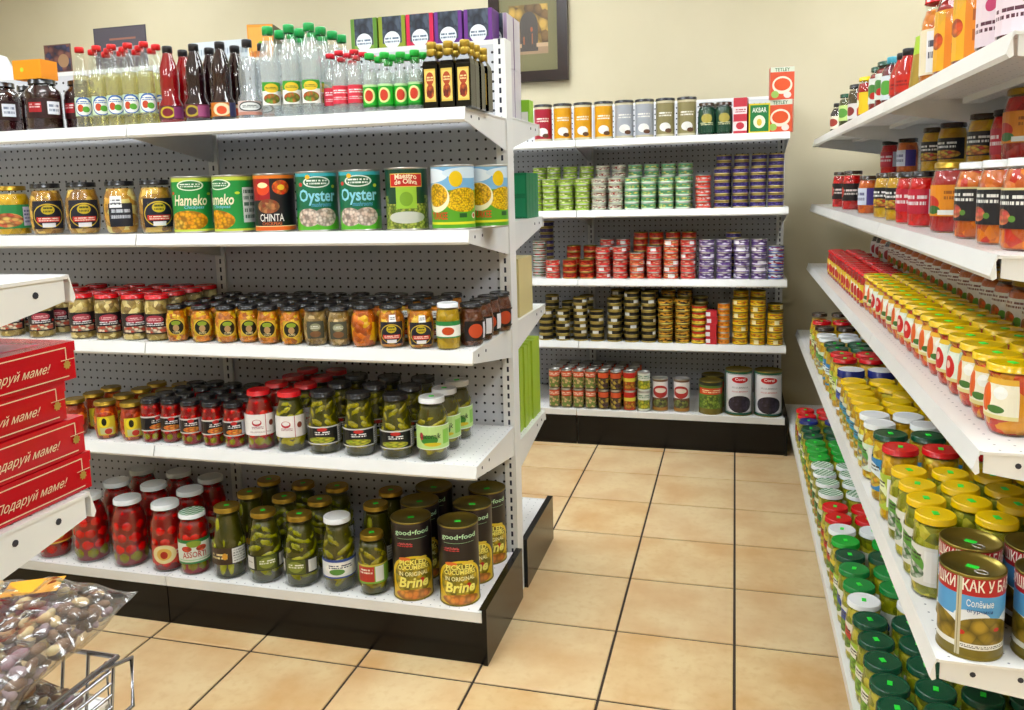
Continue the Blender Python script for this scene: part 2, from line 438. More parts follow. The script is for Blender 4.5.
# ------------------------------------------------------------------ shelving
def gondola(name, label, origin, rz, bays, sides, height=1.57, bw=.914, kick=BLACK, endpanel=None, recess=0.0, ex=0.0):
    root = empty(name, origin, rz); tag(root, label, 'shelving unit', 'shop shelving units')
    L = bays*bw
    for k in range(bays+1):
        me = MB().box(-.016, -.03, 0, .016, .03, height).mesh('upright', SLOTX)
        ob('upright', me, root, (-k*bw-(.016 if k == 0 else (0 if k < bays else -.016)), 0, 0))
    for k in range(bays):
        x1 = -k*bw-(.032 if k == 0 else .016); x0 = -(k+1)*bw+(.016 if k < bays-1 else .032)
        for sgn in sides:
            y = -.022 if sgn == 'front' else .012
            ob('back_panel', MB().box(x0, y, .12, x1, y+.01, height-.012).mesh('back_panel', PEG), root)
        ob('top_rail', MB().box(x0, -.022, height-.012, x1, .022, height).mesh('top_rail', WHITE), root)
    for sgn, spec in sides.items():
        f = -1 if sgn == 'front' else 1
        def P(y): return y*(-f)      # y given as for the front (negative)
        for k in range(bays):
            x1 = -k*bw-.0015; x0 = -(k+1)*bw+.0015
            for sh in spec['shelves']:
                z, d = sh[:2]
                if len(sh) > 2 and k not in sh[2]: continue
                ya, yb = -d, -.034
                tr = MB()
                a, c_ = sorted((P(ya+.004), P(yb))); tr.box(x0, a, z-.004, x1, c_, z)
                # stiffening rib and rear flange below the tray
                mid = (ya+yb)/2; a, c_ = sorted((P(mid-.02), P(mid+.02))); tr.box(x0+.03, a, z-.018, x1-.03, c_, z-.004)
                s = ob('shelf', tr.mesh('shelf', DECKP), root)
                pts = [(P(ya+.006), z+.001), (P(ya+.002), z+.001), (P(ya-.006), z-.027), (P(ya-.002), z-.033), (P(ya+.003), z-.03), (P(ya+.001), z-.008)]
                ob('price_rail', MB().prism(pts, 'x', x0, x1).mesh('price_rail', WHITE), s)
                bp = [(P(yb), z-.004), (P(ya+.008), z-.004), (P(ya+.008), z-.03), (P(ya+.03), z-.034), (P(yb), z-.085)]
                for xe in (x0+.002, x1-.005):
                    mb = MB().prism(bp, 'x', xe, xe+.003)
                    ob('bracket', mb.mesh('bracket', WHITE), s)
                for hy in (.05, .11):
                    hole = MB()
                    hole.tube([(x1-.0035, P(ya+hy), z-.018), (x1-.0012, P(ya+hy), z-.018)], .004, 8)
                    i0 = len(hole.v)-8; hole.f.append(tuple(i0+q for q in range(8))); hole.m.append(0); hole.sm.append(False)
                    ob('bracket_hole', hole.mesh('bracket_hole', mat('#2a2b36', .6)), s)
            z, d = spec['deck']
            ya, yb = -d, -.034
            a, c_ = sorted((P(ya+.004), P(yb)))
            dk = ob('deck', MB().box(x0, a, z-.006, x1, c_, z).mesh('deck', DECKP), root)
            pts = [(P(ya+.006), z+.001), (P(ya), z+.001), (P(ya), z-.026), (P(ya+.006), z-.026)]
            ob('deck_lip', MB().prism(pts, 'x', x0, x1).mesh('deck_lip', WHITE), dk)
            a, c_ = sorted((P(ya+.004+recess), P(ya+.014+recess)))
            ob('kick_plate', MB().box(x0, a, 0, x1, c_, z-.027).mesh('kick_plate', kick), root)
        if endpanel and sgn in endpanel:
            z, d = spec['deck']
            a, c_ = sorted((P(-d-.002), P(-.03)))
            ob('end_panel', MB().box(ex, a, 0, ex+.012, c_, z+.008).mesh('end_panel', BLACK), root)
            ob('end_panel_cap', MB().box(ex-.006, a, z+.008, ex+.012, c_, z+.012).mesh('end_panel_cap', BLACK), root)
    return root
LXR, LYB, LYF = -.593, 2.188, 1.8065
LZ = [1.361, 1.0806, .7936, .511, .1373]
LD = LYB-LYF
gondola('shelving_unit', 'white double-sided pegboard shelving unit with black base, left of the aisle', (LXR, LYB, 0), 0, 3,
        {'front': dict(shelves=[(z, LD) for z in LZ[:4]], deck=(LZ[4], LD)),
         'rear': dict(shelves=[(1.37, .36), (1.083, .385), (.80, .385), (.45, .36)], deck=(.137, LD))}, endpanel=('front', 'rear'))
BXR, BYF, BYB = .2208, 3.6801, 4.085
BZ = [1.3823, 1.067, .7547, .4633, .1621]
gondola('shelving_unit', 'white pegboard wall shelving unit of tins against the back wall', (BXR, BYB, 0), 0, 3,
        {'front': dict(shelves=[(z, BYB-BYF) for z in BZ[:4]], deck=(BZ[4], BYB-3.597))}, endpanel=('front',), ex=-.006)
GXB, GY0, GY1 = .72, 3.942, 1.2
GX = [.337, .331, .322, .28, .2335]
GZ = [1.355, 1.07, .803, .495, .14]
gondola('shelving_unit', 'long white shelving unit of jars along the right side', (GXB, GY1, 0), -PI/2, 3,
        {'front': dict(shelves=[(GZ[i], GXB-GX[i]) for i in range(4)], deck=(GZ[4], GXB-GX[4]))}, kick=BLACK, recess=.055)
# neighbouring unit at the near left, shelves facing the left unit
NX, NTIP = -.755, .79
NZ = [1.086, .82, .547]
gondola('shelving_unit', 'white shelf end with red gift boxes at the near left', (NX, NTIP-.37, 0), 0, 2,
        {'rear': dict(shelves=[(z, .37) for z in NZ], deck=(.137, .40))}, height=1.37)

# ------------------------------------------------------------------ goods: builders
ORD = ['', 'first', 'second', 'third', 'fourth', 'fifth', 'sixth', 'seventh', 'eighth', 'ninth', 'tenth', 'eleventh', 'twelfth', 'thirteenth', 'fourteenth', 'fifteenth',
       'sixteenth', 'seventeenth', 'eighteenth', 'nineteenth', 'twentieth'] + ['twenty-'+s for s in ('first', 'second', 'third', 'fourth', 'fifth', 'sixth', 'seventh', 'eighth', 'ninth')] + ['thirtieth'] + ['thirty-'+s for s in ('first', 'second', 'third', 'fourth', 'fifth', 'sixth', 'seventh', 'eighth', 'ninth')] + ['fortieth'] + ['forty-'+s for s in ('first', 'second', 'third', 'fourth', 'fifth')]
REC = []
def record(o, look, where, pos, frm): REC.append((o, look, where, pos, frm))
def finish_labels():
    d = {}
    for r in REC: d.setdefault((r[1], r[2]), []).append(r)
    for (look, where), rs in d.items():
        rs.sort(key=lambda r: r[3])
        for i, r in enumerate(rs):
            r[0]['label'] = ('%s, %s' % (look, where)) if len(rs) == 1 else '%s, %s such from %s, %s' % (look, ORD[i+1], r[4], where)

def prof_jar(r, h, lr, lh, style):
    n = lr*.93
    if style == 'straight': p = [(0, 0), (r*.88, 0), (r*.97, h*.015), (r, h*.05), (r, h*.70), (r*.95, h*.78), (n*1.05, h-lh*1.5), (n, h-lh*1.15), (n, h-lh*.2)]
    elif style == 'round': p = [(0, 0), (r*.74, 0), (r*.82, h*.02), (r*.93, h*.12), (r, h*.30), (r, h*.56), (r*.93, h*.70), (r*.82, h*.80), (n, h-lh*1.2), (n, h-lh*.2)]
    elif style == 'slope': p = [(0, 0), (r*.9, 0), (r, h*.03), (r, h*.46), (r*.95, h*.58), (r*.80, h*.74), (n*1.03, h*.87), (n, h-lh*1.1), (n, h-lh*.2)]
    elif style == 'tall': p = [(0, 0), (r*.9, 0), (r, h*.03), (r, h*.62), (r*.96, h*.72), (r*.80, h*.82), (n, h-lh*1.3), (n, h-lh*.2)]
    return p
def rad_at(p, z):
    for a, b in zip(p, p[1:]):
        if a[1] <= z <= b[1] and b[1] > a[1]: return a[0]+(b[0]-a[0])*(z-a[1])/(b[1]-a[1])
    return p[-1][0]
def inner(p, k, top):
    q = [(a[0]*k, a[1]) for a in p if a[1] < top]; q[0] = (0, .003); q = [(a, max(z, .003)) for a, z in q]
    r = rad_at(p, top)*k
    return q+[(r, top), (r*.5, top+.0004), (0.0, top+.0005)]
def wrap_label(p, z0, z1, ang, m, off=.0007, nseg=12, nz=3, a0=0.0, name='label'):
    mb = MB()
    for i in range(nseg):
        for j in range(nz):
            q = []
            for (u, v) in ((i/nseg, j/nz), ((i+1)/nseg, j/nz), ((i+1)/nseg, (j+1)/nz), (i/nseg, (j+1)/nz)):
                a = (u-.5)*ang+a0; z = z0+(z1-z0)*v; r = rad_at(p, z)+off
                q.append(((r*math.sin(a), -r*math.cos(a), z), (u, v)))
            mb.quad(*[x[0] for x in q], uv=[x[1] for x in q], smooth=True)
    return mb.mesh(name, m)
def lid_mesh(lr, lh, h, m, m2=None, seg=20):
    mb = MB(); pr = [(lr*.93, h-lh), (lr, h-lh+.0004), (lr*1.0, h-lh*.82), (lr*.985, h-lh*.78), (lr*.985, h-.0022), (lr*.95, h-.0004), (lr*.90, h, 1 if m2 else 0), (lr*.84, h-.0012, 1 if m2 else 0), (lr*.80, h-.0012, 1 if m2 else 0), (0, h-.0009, 1 if m2 else 0)]
    mb.lathe(pr, seg); return mb.mesh('lid', [m, m2] if m2 else [m])
def checker_lid():
    if 'chk' in MATS: return MATS['chk']
    m, nt, b = newmat('checked_lid'); tc = N(nt, 'ShaderNodeTexCoord'); ck = N(nt, 'ShaderNodeTexChecker'); ck.inputs['Scale'].default_value = 120
    nt.links.new(tc.outputs['Object'], ck.inputs[0]); ck.inputs[1].default_value = srgb('#e8efe6'); ck.inputs[2].default_value = srgb('#23803c')
    nt.links.new(ck.outputs[0], b.inputs['Base Color']); b.inputs['Roughness'].default_value = .3; MATS['chk'] = m; return m
LIDC = {'black': '#131216', 'red': '#d8101a', 'gold': '#a8862a', 'white': '#eef0f0', 'yellow': '#f2c800', 'green': '#12863a', 'dkgreen': '#0d4d33', 'brightgreen': '#18a832',
        'brown': '#3c2a1c', 'blue': '#1c2a7c', 'teal': '#1a9a94'}
def lid_mat(c):
    if c == 'check': return checker_lid()
    if c == 'gold': return mat('#a8862a', .28, .75, name='gold_lid')
    return mat(LIDC[c], .22, 0, .3, name='lid_paint')
def contents_mesh(p, h, top, spec, r, seed=1):
    rnd = random.Random(seed); kind = spec[0]
    mb = MB()
    if kind == 'gherkin':
        mats = [mat(vivid('#403e0c', 1.1), .3), noisy('gherkin', vivid(spec[1], 2.1), vivid(spec[2], 1.9), 60, .25)]
        mb.lathe(inner(p, .84, top), 16)
        n = 9
        for lay in range(2):
            for k in range(n):
                a = 2*PI*(k+.5*lay)/n+rnd.uniform(-.15, .15); L = (top*.30 if lay == 0 else top*.27)*rnd.uniform(.85, 1.1); zc = top*(.31 if lay == 0 else .70)+rnd.uniform(-.004, .004)
                zc = max(min(zc, top-L*.9), L+.005)
                rr = min(rad_at(p, max(zc-L*.6, .01)), rad_at(p, zc+L*.6)); w_ = r*.27*rnd.uniform(.85, 1.1)
                R = Matrix.Rotation(a, 3, 'Z') @ Matrix.Rotation(rnd.uniform(-.35, .35), 3, 'Y')
                c = ((rr*.94-w_)*math.cos(a), (rr*.94-w_)*math.sin(a), zc)
                mb.ellipsoid(c, (w_*.9, w_, L), R, 8, 6, 1)
    elif kind == 'slant':
        mats = [mat(vivid('#403e0c', 1.1), .3), noisy('gherkin', vivid(spec[1], 2.1), vivid(spec[2], 1.9), 60, .25)]
        mb.lathe(inner(p, .86, top), 16)
        for k in range(34):
            a = 2.4*k+rnd.uniform(-.3, .3); zc = top*(.06+.86*((k+.5)/34)); w_ = r*rnd.uniform(.24, .31); L = r*rnd.uniform(.5, .72)
            rr = rad_at(p, min(zc+.012, h))
            R = Matrix.Rotation(a, 3, 'Z') @ Matrix.Rotation(rnd.choice([-1, 1])*rnd.uniform(.7, 1.35), 3, 'X')
            w2 = max(w_, .004)
            mb.ellipsoid(((rr*.955-w2)*math.cos(a), (rr*.955-w2)*math.sin(a), max(zc, w2+L*.62+.004)), (w2, w2, L*.85), R, 8, 6, 1)
    elif kind == 'tomato':
        mats = [mat(vivid('#8c1206', .9), .3), noisy('tomato', vivid(spec[1], 1.35), vivid(spec[2], 1.5), 25, .18), noisy('gherkin', vivid('#6d6a1a', 1.2), vivid('#8b8528', 1.2), 60, .25)]
        mb.lathe(inner(p, .86, top), 16)
        rows = max(2, int(top/(r*.66)))
        for j in range(rows):
            for k in range(7):
                a = 2*PI*(k+.5*(j % 2))/7+rnd.uniform(-.14, .14); q = r*.43*rnd.uniform(.9, 1.08); zc = top*(j+.55)/rows
                rr = min(rad_at(p, max(zc-q*.5, .008)), rad_at(p, min(zc+q*.5, h*.9)))
                green = spec[-1] == 'mix' and j == 0
                q2 = min(q, rr*.46)
                mb.ellipsoid(((rr*.95-q2)*math.cos(a), (rr*.95-q2)*math.sin(a), max(zc, q2*1.1+.004)), (q2, q2, q2*(1.0 if not green else 1.1)), None, 10, 7, 2 if green else 1)
    elif kind == 'plain':
        mats = [mat(vivid(spec[1], 1.0), .25)]; mb.lathe(inner(p, .955, top), 16)
    else:
        mats = [food(spec[1], spec[2], spec[3] if len(spec) > 3 else 70, spec[4] if len(spec) > 4 else None)]; mb.lathe(inner(p, .955, top), 16)
    return mb.mesh('contents', mats)

class Kind: pass
KINDS = {}
def jar(key, name, look, r, h, lr, lh, style, content, lid, label=None, texts=(), tint='#fbfcfa', fill=.84, sticker=None, cat='jar', lid2=None, seg=20, label2=None, price=None):
    k = Kind(); k.name, k.look, k.cat, k.r, k.h = name, look, cat, r, h
    p = prof_jar(r, h, lr, lh, style)
    mb = MB(); mb.lathe(p, seg); k.body = mb.mesh(name, glass(tint)); k.parts = []
    k.parts.append(('contents', contents_mesh(p, h, h*fill-(.0 if h*fill < h-lh*1.1 else lh*.3), content, r, len(KINDS)+3), []))
    ls = [('price_sticker', MB().box(-.0065, -.0045, h-.0012, .0065, .0045, h+.0003).mesh('price_sticker', GRN_STK))] if sticker else []
    k.parts.append(('lid', lid_mesh(lr, lh, h, lid_mat(lid), lid_mat(lid2) if lid2 else None, seg), ls))
    for lb in (label, label2):
        if not lb: continue
        z0, z1, ang, base, layers = lb[:5]; a0 = lb[5] if len(lb) > 5 else 0.0
        subs = []
        if lb is label:
            for t in texts:
                tm = MB(); zc = h*t[1]; text_on_cyl(tm, t[0], rad_at(p, zc)+.0013, zc, t[2], t[3], t[5] if len(t) > 5 else a0, t[6] if len(t) > 6 else 0, .012, t[7] if len(t) > 7 else 0)
                subs.append(('lettering', tm.mesh('lettering', mat(t[4], .4, name='print_ink'))))
        k.parts.append(('label', wrap_label(p, h*z0, h*z1, ang, print_mat(base, layers), a0=a0), subs))
    if price:
        k.parts.append(('price_tag', wrap_label(p, h*price[0], h*price[1], price[2], print_mat('#f4f3f2', [('t', .1, .25, .9, .75, '#55555a', 14)]), off=.0016, nseg=3, nz=1, a0=price[3]), []))
    KINDS[key] = k; return k
def can(key, name, look, r, h, base, layers, texts=(), seg=24, sticker=False, metal=None, tab=False, rot=0.0, cat='can'):
    k = Kind(); k.name, k.look, k.cat, k.r, k.h = name, look, cat, r, h; mt = metal or METAL
    mb = MB(); mb.lathe([(0, .002), (r*.93, .002), (r*.95, 0), (r*1.0, .0005), (r*1.0, .003), (r*.975, .0045), (r*.975, h-.0045), (r*1.0, h-.003), (r*1.0, h-.0005), (r*.95, h), (r*.93, h-.004), (r*.7, h-.004), (r*.68, h-.0048), (0, h-.0048)], seg)
    k.body = mb.mesh(name, mt); k.parts = []
    lm = MB(); lm.lathe([(r*.981, .0046), (r*.981, h*.5), (r*.981, h-.0046)], seg, uvband=(0, 2))
    subs = []
    for t in texts:
        tm = MB(); text_on_cyl(tm, t[0], r*.981+.0008, h*t[1], t[2], t[3], t[5] if len(t) > 5 else 0, t[6] if len(t) > 6 else 0, t[8] if len(t) > 8 else .012, t[7] if len(t) > 7 else 0)
        subs.append(('lettering', tm.mesh('lettering', mat(t[4], .4, name='print_ink'))))
    k.parts.append(('label', lm.mesh('label', print_mat(base, layers, .3, aspect=round(2*PI*r/h, 1))), subs))
    if sticker: k.parts.append(('price_sticker', MB().box(-.008, -.005, h-.0048, .008, .005, h-.0042).mesh('price_sticker', GRN_STK), []))
    if tab:
        tb = MB(); tb.tube([(r*.35+.009*math.cos(a), -.3*r+.006*math.sin(a), h-.0034) for a in [2*PI*q/10 for q in range(11)]], .0012, 5)
        k.parts.append(('pull_tab', tb.mesh('pull_tab', METAL), []))
    KINDS[key] = k; return k
def tin(key, name, look, r, h, base, layers, metal=None, cat='tin', seg=16):
    k = Kind(); k.name, k.look, k.cat, k.r, k.h = name, look, cat, r, h; k.parts = []
    mb = MB(); mb.lathe([(0, .001), (r*.93, .001), (r*.95, 0), (r, .0006), (r, .0026, 0), (r*.985, .0032, 0), (r*.985, h-.0032, 1), (r, h-.0026, 0), (r, h-.0006, 0), (r*.95, h, 0), (r*.93, h-.003, 0), (0, h-.003, 0)], seg, uvband=(5, 6))
    k.body = mb.mesh(name, [metal or METAL, print_mat(base, layers, .3, aspect=2.5)]); KINDS[key] = k; return k
def carton(key, name, look, w_, d, h, base, layers, side=None, texts=(), cat='box', top=None):
    k = Kind(); k.name, k.look, k.cat, k.r, k.h, k.w, k.d = name, look, cat, w_/2, h, w_, d; k.parts = []
    mb = MB(); x, y = w_/2, d/2
    U = [(0, 0), (1, 0), (1, 1), (0, 1)]
    mb.quad((-x, -y, 0), (x, -y, 0), (x, -y, h), (-x, -y, h), 0, U); mb.quad((x, y, 0), (-x, y, 0), (-x, y, h), (x, y, h), 0, U)
    mb.quad((x, -y, 0), (x, y, 0), (x, y, h), (x, -y, h), 1); mb.quad((-x, y, 0), (-x, -y, 0), (-x, -y, h), (-x, y, h), 1)
    mb.quad((-x, -y, h), (x, -y, h), (x, y, h), (-x, y, h), 1); mb.quad((-x, y, 0), (x, y, 0), (x, -y, 0), (-x, -y, 0), 1)
    k.body = mb.mesh(name, [print_mat(base, layers, .35, name='printed_carton'), mat(side or (base if isinstance(base, str) else '#cccccc'), .4)])
    for t in texts:
        tm = MB(); text_flat(tm, t[0], lambda a, c: (a, -y-.0006, h*t[1]+c), t[2], t[3], 0, .012)
        k.parts.append(('lettering', tm.mesh('lettering', mat(t[4], .4)), []))
    # tuck flap on top
    k.parts.append(('flap', MB().box(-x+.002, -y+.002, h, x-.002, y*.3, h+.0008).mesh('flap', mat(side or base, .4)), []))
    KINDS[key] = k; return k
def bottle(key, name, look, prof, caph, capr, capc, liquid, fill, label, texts=(), tint='#fafcfb', seg=18, cat='bottle', square=False, ringc=None):
    """prof in metres up to the mouth; cap sits on top"""
    k = Kind(); k.name, k.look, k.cat = name, look, cat; k.r = max(a[0] for a in prof); top = prof[-1][1]; k.h = top+caph*.25
    sg = 4 if square else seg
    def sq(mb):
        if square:
            c, s_ = math.cos(PI/4), math.sin(PI/4); mb.v = [(x*c-y*s_, x*s_+y*c, z) for x, y, z in mb.v]
    mb = MB(); mb.lathe([(0, 0)]+prof, sg, smooth=not square); sq(mb); k.body = mb.mesh(name, glass(tint)); k.parts = []
    if liquid:
        lm = MB(); lm.lathe(inner([(0, 0)]+prof, .95, fill*top), sg, smooth=not square); sq(lm); k.parts.append(('contents', lm.mesh('contents', liquid), []))
    cm = MB(); cm.lathe([(capr*.9, k.h-caph), (capr, k.h-caph+.0005), (capr, k.h-.002), (capr*.9, k.h), (0, k.h)], 14)
    k.parts.append(('cap', cm.mesh('cap', mat(capc, .3, .6 if capc == '#b89a3a' else 0, name='cap_plastic')), []))
    if ringc:
        rm = MB(); rm.lathe([(capr*.86, k.h-caph-.016), (capr*1.02, k.h-caph-.0155), (capr*1.02, k.h-caph-.004), (capr*.9, k.h-caph)], 12); k.parts.append(('neck_foil', rm.mesh('neck_foil', mat(ringc, .3, .6)), []))
    if label:
        z0, z1, ang, base, layers = label
        pr = [(0, 0)]+prof
        if square:
            hw = k.r*math.cos(PI/4)+.0006; mb = MB(); x = hw*ang
            mb.quad((-x, -hw, z0), (x, -hw, z0), (x, -hw, z1), (-x, -hw, z1), 0, [(0, 0), (1, 0), (1, 1), (0, 1)])
            k.parts.append(('label', mb.mesh('label', print_mat(base, layers)), []))
        else: k.parts.append(('label', wrap_label(pr, z0, z1, ang, print_mat(base, layers)), []))
    KINDS[key] = k; return k

GROUPS = {'left': 'goods on the left shelving unit', 'back': 'goods on the back shelving unit', 'right': 'goods on the right shelving unit', 'rear': 'goods on the rear side of the left unit'}
def place(key, x, y, z, rz, where, frm, pos, unit, look=None):
    k = KINDS[key]
    o = ob(k.name, k.body, None, (x, y, z), rz); o['category'] = k.cat
    o['group'] = '%ss on the %s shelving unit' % (k.name.replace('_', ' '), unit)
    for nme, me, subs in k.parts:
        c = ob(nme, me, o)
        for n2, m2 in subs: ob(n2, m2, c)
    record(o, look or k.look, where, pos, frm)
    return o
SHN = ['top', 'second', 'third', 'fourth', 'bottom']
ROWN = ['front row', 'second row', 'third row', 'fourth row', 'fifth row', 'sixth row']
def jit(a): return random.uniform(-a, a)
OCC = {}
def free_spot(shelf, u, v, r, vmax, step=.004, gap=.0012):
    """first free place for a round thing on a shelf, moving back from the front edge"""
    lst = OCC.setdefault(shelf, [])
    while v+r <= vmax:
        if all((u-a)**2+(v-b)**2 >= (r+c+gap)**2 for a, b, c in lst):
            lst.append((u, v, r)); return v
        v += step
    return None
def left(si, items, gap=.004, yoff=.012):
    """items: (px centre, kind, rows[, turn]); front jars first, then the rows behind them"""
    for j in range(6):
        for it in items:
            px, key, rows = it[:3]; turn = it[3] if len(it) > 3 else None
            if j >= rows: continue
            k = KINDS[key]; rk = k.r*(.72 if getattr(k, 'sq', 0) else 1); y = LYF+yoff+rk
            x = solve_x(px, y, LZ[si]+k.h*.3)
            if j: x += jit(.003)+.4*j*.004
            yy = free_spot(('left', si), x, y+j*(2*rk+gap), rk, LYB-.024)
            if yy is None: continue
            place(key, x, yy, LZ[si]+.0003, (0 if getattr(k, 'sq', 0) else .92*math.atan2(-x, yy))+(turn if (turn is not None and j == 0) else jit(.35 if not getattr(k, 'sq', 0) else .06)), '%s, %s left shelf' % (ROWN[j], SHN[si]), 'left', x, 'left')

# ------------------------------------------------------------------ LEFT UNIT, top shelf: bottles
bottle('oil', 'oil_bottle', 'clear oil bottle with red cap', [(.019, 0), (.0212, .004), (.0212, .11), (.019, .135), (.012, .172), (.0095, .185), (.0095, .205)], .014, .0115, '#d81a1c',
       milky('#f8f3cc', .1), .66, (.03, .078, 2.6, '#cfe3c8', [('e', .5, .5, .42, .52, '#2a62b4'), ('e', .5, .48, .38, .44, '#eef2ea'), ('e', .36, .42, .14, .2, '#c8461e'), ('e', .6, .36, .16, .16, '#58a432'), ('t', .2, .62, .8, .82, '#2a62b4', 22)]))
SYR = [(.027, 0), (.030, .004), (.030, .048), (.0225, .062), (.0245, .10), (.0225, .14), (.012, .172), (.0115, .19)]
for key, look, liq, lay in (('syr_red', 'red syrup bottle with black cap', '#9a0812', [('e', .42, .5, .26, .42, '#c8b428'), ('e', .42, .5, .18, .3, '#7c1828'), ('r', .62, .1, 1, .9, '#8a3a6a')]),
                       ('syr_dark', 'dark berry syrup bottle', '#22040c', [('e', .36, .5, .26, .42, '#b8a432'), ('e', .36, .5, .17, .28, '#42202c'), ('r', .56, .1, 1, .9, '#a2507c')]),
                       ('syr_orange', 'dark syrup bottle with orange label', '#260608', [('e', .45, .5, .28, .46, '#f0d8b0'), ('e', .45, .45, .16, .3, '#d84a20'), ('r', .7, 0, 1, 1, '#3a3a60')])):
    bottle(key, 'syrup_bottle', look, SYR, .018, .0125, '#141216', mat(liq, .15), .95, (.010, .044, 2.6, '#5a1c30' if key != 'syr_orange' else '#c87018', lay))
bottle('syr_clear', 'syrup_bottle', 'clear ribbed bottle with black cap', SYR, .018, .0125, '#141216', milky('#eceef0', .2), .80, (.010, .044, 2.6, '#d8c0b8', [('e', .5, .6, .40, .36, '#1c2a2c'), ('e', .5, .6, .34, .28, '#e8ecea'), ('t', .26, .5, .74, .72, '#203838', 20), ('r', 0, 0, 1, .22, '#c88a78')]))
bottle('vin_big', 'vinegar_bottle', 'tall green-capped clear bottle', [(.023, 0), (.0255, .005), (.0255, .075), (.024, .10), (.0255, .125), (.0235, .15), (.013, .19), (.0115, .2), (.0115, .215)], .02, .0135, '#12a04c',
       milky('#fafbfb', .22), .86, (.03, .085, 1.9, '#f0efe8', [('r', .0, .62, 1, 1, '#3a9a2c'), ('e', .5, .74, .36, .2, '#e8c428'), ('eb', .5, .28, .42, .22, 6, '#d42a18', '#58a032'), ('t', .2, .68, .8, .8, '#205818', 20)]))
bottle('vin_red', 'vinegar_bottle', 'small clear bottle with red label', [(.017, 0), (.019, .004), (.019, .075), (.017, .10), (.0095, .132), (.009, .146)], .011, .0112, '#d8182c',
       milky('#fcfafa', .22), .8, (.024, .066, 3.4, '#e0344a', [('t', .2, .55, .8, .8, '#ffffff', 20), ('t', .2, .2, .8, .4, '#f6d8dc', 26)]))
bottle('vin_green', 'vinegar_bottle', 'small clear bottle with green label', [(.016, 0), (.018, .004), (.018, .07), (.0165, .085), (.0098, .112), (.0098, .134)], .014, .0118, '#1fb43e',
       milky('#f6faf5', .2), .7, (.012, .064, 3.2, '#1fae2a', [('e', .42, .5, .26, .34, '#e8f0a0'), ('e', .42, .5, .17, .25, '#d03820'), ('r', .0, .0, 1, .1, '#0f7a1c'), ('r', 0, .9, 1, 1, '#bfe8a8')]))
bottle('olive', 'olive_oil_bottle', 'dark gold-capped olive oil bottle', [(.0245, 0), (.0252, .003), (.0252, .098), (.022, .108), (.011, .122), (.0105, .148)], .016, .0118, '#b89a3a',
       mat('#0c0c08', .12), .8, (.016, .09, .74, '#e0bc50', [('r', .08, .06, .92, .94, '#f0d070'), ('e', .5, .32, .34, .22, '#a8381a'), ('e', .5, .70, .34, .2, '#b4481c'), ('t', .22, .62, .78, .78, '#fbe6a0', 14), ('b', .2, .16, .8, .46, 5, '#c85a1c', '#7c1c10')]), tint='#3c3c28', square=True, ringc='#b89a3a')
KINDS['olive'].sq = 1
jar('jam_dark', 'jam_jar', 'big black-lidded dark preserve jar', .046, .138, .034, .014, 'straight', ('plain', '#2a0508'), 'black', (.24, .62, 2.2, '#2a060c', [('r', .08, .3, .42, .8, '#a81420'), ('t', .1, .5, .4, .75, '#f0d0d0', 12), ('r', .56, .2, .9, .85, '#e8ebf4'), ('t', .6, .3, .86, .75, '#8890a8', 20)]), fill=.9)
left(0, [(4, 'jam_dark', 2), (45, 'jam_dark', 1, .1), (66, 'jam_dark', 1)], yoff=.02)
left(0, [(84, 'oil', 3, 0), (101, 'oil', 3, .1), (116, 'oil', 3, 0), (132, 'oil', 3, -.1), (148, 'oil', 3, .1),
         (171, 'syr_red', 2, -.1), (197, 'syr_dark', 2, -.1), (223, 'syr_orange', 2, 0), (250, 'syr_clear', 2, 0)], gap=.002)
left(0, [(271, 'vin_big', 4, .1), (292, 'vin_big', 4, 0), (312, 'vin_big', 4, -.1), (326, 'vin_red', 3, .1), (341, 'vin_red', 3, 0), (356, 'vin_red', 3, .1),
         (371, 'vin_green', 3, 0), (386, 'vin_green', 3, 0), (400, 'vin_green', 3, .1), (416, 'vin_green', 3, 0),
         (433, 'olive', 4, 0), (449.5, 'olive', 4, 0), (466, 'olive', 4, 0)], gap=.003)

# second shelf: big jars and large cans
SHIELD = [('e', .5, .46, .46, .44, '#d8b832'), ('e', .5, .46, .43, .40, '#15182a'), ('e', .5, .68, .2, .17, '#c8b020'), ('t', .36, .56, .64, .8, '#4a4a10', 22), ('r', .14, .24, .86, .42, '#d43020'), ('t', .2, .26, .8, .4, '#f8e8d8', 26), ('r', .3, .05, .7, .2, '#efeff0')]
jar('mush_big', 'mushroom_jar', 'round mushroom jar with shield label', .044, .140, .037, .013, 'round', ('food', '#a87c34', '#6c481c', 55, '#c8a458'), 'black', (.12, .66, 1.9, '#15182a', SHIELD), fill=.86)
jar('mush_big2', 'mushroom_jar', 'round mushroom jar with white tag', .044, .140, .037, .013, 'round', ('food', '#c09444', '#8c6028', 55, '#d8b878'), 'black', (.14, .58, 1.4, '#20242e', [('t', .1, .3, .9, .8, '#c8ccd4', 24)]), fill=.86, price=(.5, .72, .7, -.25))
jar('relish_green', 'pickle_jar', 'gold-lidded jar with green label', .043, .136, .037, .013, 'straight', ('food', '#c89a2a', '#9a7a20', 50), 'gold', (.14, .62, 3.2, '#3a9a58', [('r', .3, 0, .7, 1, '#2a8a4a'), ('eb', .4, .35, .3, .3, 8, '#e8d070', '#d8503c'), ('r', .7, .1, .98, .9, '#d8d4e8'), ('t', .72, .2, .96, .8, '#6a6a9a', 30)]))
left(1, [(14, 'relish_green', 1, 0), (48, 'mush_big', 1, .1), (84, 'mush_big', 1, .1), (122, 'mush_big2', 1, 0), (157, 'mush_big', 1, .2)])
